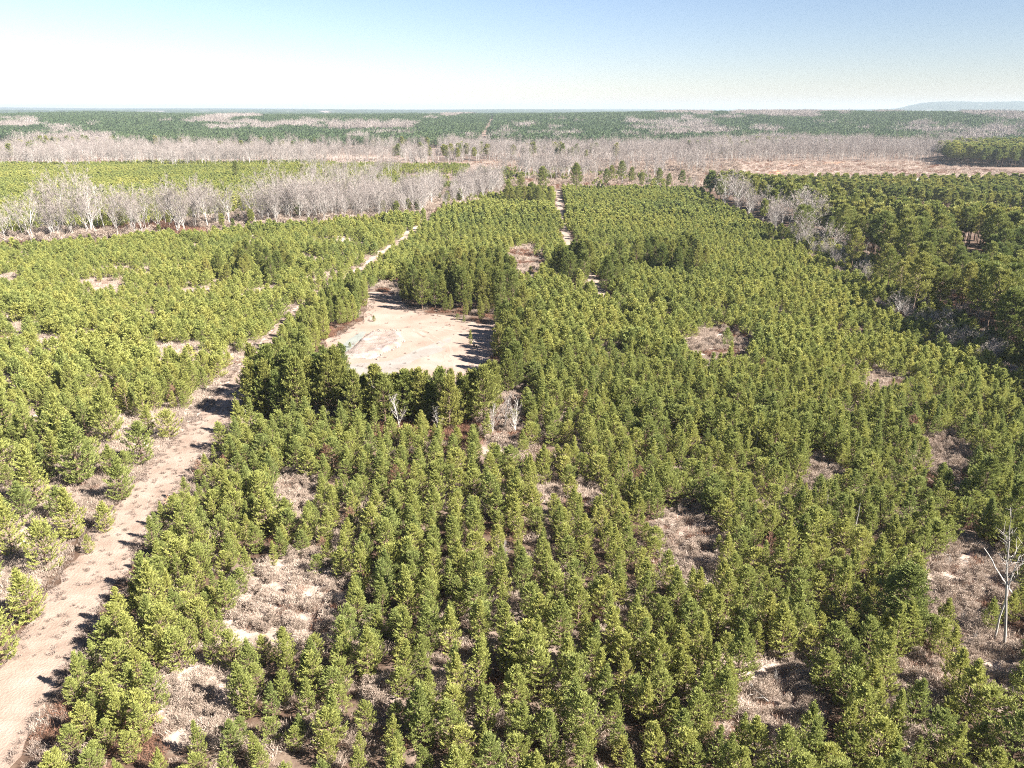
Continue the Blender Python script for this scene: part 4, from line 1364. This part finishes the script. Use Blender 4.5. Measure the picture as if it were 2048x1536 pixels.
snag(332, 400, 331, 358, .18, "dead trunk above the white belt's tallest crown", seed=14, limbs=2)


def log(x0, y0, x1, y1, r, label, name="fallen_log"):
    a, b = G(x0, y0), G(x1, y1)
    W = MB()
    v = np.array([b[0] - a[0], b[1] - a[1], 0.0])
    s = np.linspace(0, 1, 8)
    rg = np.random.default_rng(int(x0))
    path = v[None] * s[:, None] + rg.normal(0, .03, (8, 3))
    path[:, 2] = r + .25 + .15 * s
    W.tube(path, r * (1 - .6 * s) + .015, 7)
    for k in range(6):
        q = path[2 + k % 6]
        W.tube([q, q + unit(rg.normal(size=3) + [0, 0, .6]) * rg.uniform(.4, .9)], [.03, .01], 4)
    o = link(name, W.mesh(name, [M_pale], True), loc=(a[0], a[1], 0))
    return tag(o, label, "log")


log(1470, 1352, 1535, 1415, .09, "long pale fallen trunk across the brown brush opening")
log(1860, 1105, 1935, 1132, .05, "thin white fallen branch across the tangled opening")
log(1640, 612, 1668, 613, .10, "white fallen log at the end of the sandy cross road")
log(1942, 680, 1962, 681, .08, "pale fallen log below the old pine wood's trunks")
# reddish dead pine top lying at the track's edge
W = MB()
rg = np.random.default_rng(91)
W.tube([[0, 0, .1], [.15, .5, .5], [.3, 1.0, .8], [.35, 1.4, 1.0]], [.05, .045, .03, .012], 5)
for k in range(9):
    q = np.array([.05 + .035 * k, .2 + .13 * k, .2 + .1 * k])
    e = q + np.array([rg.uniform(.3, .8) * (1 if k % 2 else -.5), rg.uniform(-.1, .4), rg.uniform(.0, .3)])
    W.tube([q, (q + e) / 2 + [0, 0, .08], e], [.025, .018, .008], 4)
p = G(322, 1022)
tag(link("dead_pine_top", W.mesh("dead_pine_top", [M_orange]), loc=(p[0], p[1], 0)), "reddish dead pine top with bare branches on the track's edge", "dead branch")

# the lone sapling pine and the stump on the pad, small pines at its rim
p = G(941, 690)
plant("sapling_pine", YP[1], p[0], p[1], .62, "lone thin sapling pine standing out on the sandy pad", "pine tree", "small pines on the pad", wide=.45)
for n, (x, y, s) in enumerate([(748, 643, .3), (700, 695, .22), (680, 716, .24), (665, 728, .2), (928, 645, .3), (915, 640, .34)]):
    p = G(x, y)
    plant("sapling_pine", YP[n % 7], p[0], p[1], s, f"{['tiny yellow pine at the pad entrance', 'tiny pine beside the grey silt strip', 'tiny pine at the lower end of the silt strip', 'tiny pine at the near left corner of the pad', 'small pine at the far rim of the pad, right one', 'small pine at the far rim of the pad, left one'][n]}", "pine tree", "small pines on the pad")
st = MB()
st.tube([[0, 0, 0], [0.02, 0, .3], [0, .02, .5]], [.2, .16, .15], 9)
st.add([[.15 * math.cos(a), .15 * math.sin(a) + .02, .5] for a in np.arange(9) * 6.283 / 9], T=[[0, i, i + 1] for i in range(1, 8)])
p = G(948, 694)
tag(link("tree_stump", st.mesh("tree_stump", [M_bark]), loc=(p[0], p[1], .02)), "dark low stump beside the lone sapling on the sandy pad", "stump")

# ------------------------------------------------------------------ small white sheds far out by the cut-over field
def shed(x, y, w, d, h, label):
    p = G(x, y)
    e = link("metal_shed", None, loc=(p[0], p[1], 0), rot=(0, 0, math.radians(6)))
    tag(e, label, "shed", "white sheds by the cut-over field")
    b = MB()
    V = [[-w, -d, 0], [w, -d, 0], [w, d, 0], [-w, d, 0], [-w, -d, h], [w, -d, h], [w, d, h], [-w, d, h], [-w, 0, h * 1.32], [w, 0, h * 1.32]]
    b.add(V, [[0, 1, 5, 4], [2, 3, 7, 6]], [])
    b.add(V, [[1, 2, 6, 5], [3, 0, 4, 7]], [[5, 6, 9], [7, 4, 8]])
    link("wall", b.mesh("shed_wall", [M_white]), e)
    r = MB()
    o_ = .35
    for sg in (-1, 1):
        A = [[-w - o_, sg * (d + o_), h - .05], [w + o_, sg * (d + o_), h - .05], [w + o_, 0, h * 1.32 + .08], [-w - o_, 0, h * 1.32 + .08]]
        B = [[q[0], q[1], q[2] + .1] for q in A]
        r.add(A + B, [[0, 1, 2, 3], [7, 6, 5, 4], [0, 4, 5, 1], [1, 5, 6, 2], [2, 6, 7, 3], [3, 7, 4, 0]])
    link("roof", r.mesh("shed_roof", [M_white]), e)
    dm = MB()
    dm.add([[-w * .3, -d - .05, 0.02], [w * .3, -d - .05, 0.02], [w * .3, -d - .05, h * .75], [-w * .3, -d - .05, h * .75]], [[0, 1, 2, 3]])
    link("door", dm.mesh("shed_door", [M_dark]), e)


shed(1750, 366, 3.8, 2.6, 2.0, "larger white metal shed among trees by the cut-over field")
shed(1834, 365, 2.2, 2.0, 1.5, "smaller white metal shed right of the larger one")

# ------------------------------------------------------------------ shrubs, brush and grass
sh = []
for gi_, (cx_, cy_, rx_, ry_) in enumerate(GAPS):
    a, b = G(cx_ - rx_, cy_), G(cx_ + rx_, cy_)
    wdt = abs(b[0] - a[0])
    t0, t1 = G(cx_, cy_ + ry_), G(cx_, cy_ - ry_)
    dpt = abs(t1[1] - t0[1])
    n = int(wdt * dpt * 1.0) + 1
    for k in range(min(n, 200)):
        q = rt.random(2) * 2 - 1
        if q @ q > 1:
            continue
        p = G(cx_ + q[0] * rx_, cy_ + q[1] * ry_)
        sh.append((p[0], p[1], gi_, rt.uniform(.55, 1.25)))
sh.sort(key=lambda s: s[0] ** 2 + s[1] ** 2)
cnt = {}
near_sh = [s for s in sh if s[2] in (0, 1, 2, 3, 5, 6, 7, 8, 4, 9)][:240]
for s in near_sh:
    place = GAP_NAMES.get(s[2], "small opening in the left rows")
    cnt[s[2]] = cnt.get(s[2], 0) + 1
    size = "low" if s[3] < .75 else ("wide" if s[3] > 1.05 else "round")
    plant("dry_shrub", SH[rs.integers(0, 6)][:2], s[0], s[1], s[3] * .72, f"{size} grey fluffy shrub, {ordw(cnt[s[2]])} nearest in the {place}", "shrub", "dry shrubs in the openings", parts=("crown", "stem"))
ns = set(id(s) for s in near_sh)
bt_p, bt_s, bt_i = [], [], []
for s in sh:
    if id(s) not in ns:
        bt_p.append((s[0], s[1], 0)); bt_s.append(s[3] * .72); bt_i.append(rt.integers(0, 6))
# tangles: everywhere sparsely, thick in openings and west of the track
tp = np.stack([rt.uniform(-130, 130, 170000), rt.uniform(22, 240, 170000)], 1)
tpx, tpy = pix(tp[:, 0], tp[:, 1], 0)
tin = (tpx > -150) & (tpx < 2200)
tp, tpx, tpy = tp[tin], tpx[tin], tpy[tin]
gm_ = gap_mask(tpx, tpy, 1.1)
west = inside(tp, STAND_B)
tn = vnoise(tp[:, 0], tp[:, 1], 5, 68)
strip = (tpy > 832) & (tpy < 890) & (tpx > 470) & (tpx < 1070)
prob = np.where(strip, .9, np.where(gm_, .42, np.where(west, .25 + .45 * (tn > .5), .10 + .12 * (tn > .6))))
ok = (rt.random(len(tp)) < prob) & (dist_line(tp, TRACK) > 3.1) & (dist_line(tp, ROAD) > 2.2) & ~inside(tp, PAD)
tp, tpx, tpy = tp[ok], tpx[ok], tpy[ok]
red = (vnoise(tp[:, 0], tp[:, 1], 6, 69) > .62) | ((tpy > 838) & (tpy < 885) & (tpx > 520) & (tpx < 1060)) | ((tpx > 1940) & (tpy > 1270) & (tpy < 1330))
westm = inside(tp, STAND_B)
red &= ~(gap_mask(tpx, tpy, 1.0) & (rt.random(len(tp)) < .6) & (tpy > 900))
red &= ~(westm & (rt.random(len(tp)) < .8))
bt_p += [(a, b, 0) for a, b in tp]
bt_s += list(rt.uniform(.35, .85, len(tp)))
bt_i += list(np.where(red, 10 + rt.integers(0, 4, len(tp)), 6 + rt.integers(0, 4, len(tp))))
ub = np.stack([rt.uniform(-330, 20, 26000), rt.uniform(200, 420, 26000)], 1)
ub = ub[inside(ub, BELT)][:3600]
bt_p += [(a_, b_, 0) for a_, b_ in ub]
bt_s += list(rt.uniform(1.3, 2.8, len(ub)))
bt_i += list(np.where(vnoise(ub[:, 0], ub[:, 1], 14, 71) > .66, 10 + rt.integers(0, 4, len(ub)), rt.integers(0, 10, len(ub))))
uc = np.stack([rt.uniform(0, 320, 30000), rt.uniform(380, 640, 30000)], 1)
ucx, ucy = pix(uc[:, 0], uc[:, 1], 0)
uc = uc[(ucx > 985) & (ucx < 1480) & (ucy > 330) & (ucy < 384) & (dist_line(uc, ROAD) > 3)][:2600]
bt_p += [(a_, b_, 0) for a_, b_ in uc]
bt_s += list(rt.uniform(1.0, 2.6, len(uc)))
bt_i += list(np.where(rt.random(len(uc)) < .25, 10 + rt.integers(0, 4, len(uc)), rt.integers(0, 10, len(uc))))
un = np.concatenate([e0 + (e1 - e0) * rt.random(90)[:, None] + rt.normal(0, 2.4, (90, 2)) for e0, e1 in zip(edge[:-1], edge[1:])])
bt_p += [(a_, b_, 0) for a_, b_ in un]
bt_s += list(rt.uniform(.9, 2.0, len(un)))
bt_i += list(np.where(rt.random(len(un)) < .55, 10 + rt.integers(0, 4, len(un)), rt.integers(0, 10, len(un))))
scatter("dry_brush", bt_p, bt_s, bt_i, [proto("shrub_near", q[2]) for q in SH] + P_tangle + P_red,
        "tangled grey and russet dry brush on the ground between the pines", cat="brush", seed=13, tilt=.1)
gpnt = np.stack([rt.uniform(-95, 20, 150000), rt.uniform(22, 170, 150000)], 1)
dtr = dist_line(gpnt, TRACK)
gx_, gy_ = pix(gpnt[:, 0], gpnt[:, 1], 0)
gn_ = vnoise(gpnt[:, 0], gpnt[:, 1], 3, 70)
gk = (gx_ > -120) & (gx_ < 800) & (((dtr < 4.5) & (rt.random(len(dtr)) < .10 + .55 * sstep(1.2, 3.2, dtr)) & (gy_ < 1330 + 200 * (dtr > 2.2))) | (inside(gpnt, STAND_B) & (gn_ > .45) & (rt.random(len(dtr)) < .3)))
gpad = np.stack([rt.uniform(PAD[:, 0].min(), PAD[:, 0].max(), 6000), rt.uniform(PAD[:, 1].min(), PAD[:, 1].max(), 6000)], 1)
pe = dist_line(gpad, np.concatenate([PAD, PAD[:1]]))
gpad = gpad[inside(gpad, PAD) & (rt.random(len(gpad)) < np.where(pe < 1.6, .55, .035))]
gpnt = np.concatenate([gpnt[gk], gpad])
scatter("dry_grass", np.concatenate([gpnt, np.full((len(gpnt), 1), .01)], 1), rt.uniform(.35, .8, len(gpnt)), rt.integers(0, 4, len(gpnt)), P_grass,
        "pale dry grass on and beside the track", cat="grass", seed=15, tilt=.1)

# slash and stumps on the cut-over field
sl = np.stack([rt.uniform(-60, 700, 30000), rt.uniform(420, 900, 30000)], 1)
sl = sl[inside(sl, CLEARCUT)][:5200]
sl2 = np.stack([rt.uniform(-700, 60, 30000), rt.uniform(560, 1000, 30000)], 1)
sl2 = sl2[inside(sl2, LEFTCUT)][:3500]
sl = np.concatenate([sl, sl2])
scatter("logging_slash", np.concatenate([sl, np.zeros((len(sl), 1))], 1), rt.uniform(.5, 2.0, len(sl)), rt.integers(0, 6, len(sl)), P_tangle + P_red[:2],
        "grey and brown logging slash strewn over the cut-over fields", cat="logging slash", seed=17, tilt=.15)

# ------------------------------------------------------------------ distant forest
def ring(r0, r1, sp, seed, amax=40):
    rg = np.random.default_rng(seed)
    a = math.radians(amax)
    out = []
    r = r0
    while r < r1:
        n = int(2 * a * r / sp)
        th = (np.arange(n) + rg.random(n) * .9) / n * 2 * a - a
        rr_ = r + rg.uniform(-.5, .5, n) * sp
        out.append(np.stack([rr_ * np.sin(th), rr_ * np.cos(th)], 1))
        r += sp
    return np.concatenate(out)


f1 = ring(880, 2250, 11.0, 1)
f2 = ring(2250, 4200, 24.0, 2)
f3 = ring(4200, 13500, 66.0, 3, 38)
pine_p, pine_s, bare_p, bare_s = [], [], [], []
for f, s_, zs_ in ((f1, 1.0, 1.0), (f2, 2.0, 1.15), (f3, 4.6, 1.2)):
    z = height(f[:, 0], f[:, 1])
    fx, fy = pix(f[:, 0], f[:, 1], z)
    zn = far_zone(fx, fy)
    away = ~inside(f, CLEARCUT) & ~inside(f, LEFTCUT) & ~inside(f, NEXTWOOD)
    rr_ = np.hypot(*f.T)
    belt = (fy < 324)
    gate = np.random.default_rng(5).random(len(f))
    okp = (zn == 0) & away & belt & (gate < np.where((rr_ > 7600) & (f[:, 0] > .44 * f[:, 1]), 1.1, np.where(rr_ > 4200, .55, np.where(rr_ > 2250, .85, .97))))
    okb_ = (zn == 2) & away & belt & (gate < .8) & ((rr_ > 945))
    q = np.concatenate([f, z[:, None]], 1)
    pine_p.append(q[okp]); pine_s.append(np.stack([np.full(okp.sum(), s_), np.full(okp.sum(), s_), zs_ * (.85 + .3 * gate[okp])], 1))
    bare_p.append(q[okb_]); bare_s.append(np.stack([np.full(okb_.sum(), s_), np.full(okb_.sum(), s_), zs_ * (.8 + .4 * gate[okb_])], 1))
pine_p, pine_s, bare_p, bare_s = map(np.concatenate, (pine_p, pine_s, bare_p, bare_s))
scatter("far_pine_forest", pine_p, pine_s, rt.integers(0, 5, len(pine_p)), CL_pine, "blue-green pine forest rolling away to the horizon", cat="forest", seed=19, tilt=.0)
scatter("far_leafless_wood", bare_p, bare_s, rt.integers(0, 5, len(bare_p)), CL_bare, "pinkish grey leafless woods in strips through the distant forest", cat="leafless wood", seed=23, tilt=.0)

# ------------------------------------------------------------------ haze over the far land
hz = MB()
X0, Y0, Z0, Z1 = 14800.0, 14800.0, -2.0, 110.0
hz.add([[-X0, -Y0, Z0], [X0, -Y0, Z0], [X0, Y0, Z0], [-X0, Y0, Z0], [-X0, -Y0, Z1], [X0, -Y0, Z1], [X0, Y0, Z1], [-X0, Y0, Z1]],
       [[3, 2, 1, 0], [4, 5, 6, 7], [0, 1, 5, 4], [1, 2, 6, 5], [2, 3, 7, 6], [3, 0, 4, 7]])
hm, N, L = mat("haze_air")
v = N.new("ShaderNodeVolumePrincipled")
v.inputs["Color"].default_value = (0.47, 0.555, 0.635, 1)
v.inputs["Density"].default_value = 0.000115
v.inputs["Anisotropy"].default_value = 0.1
o = N.new("ShaderNodeOutputMaterial")
L.new(v.outputs[0], o.inputs["Volume"])
tag(link("haze", hz.mesh("haze", [hm])), "thin bluish haze over the far forest", kind='stuff')
print("SCATTER", len(Rp), len(wp), len(mp_), len(bt_p), len(gpnt), len(pine_p), len(bare_p), "objects", len(S.objects))
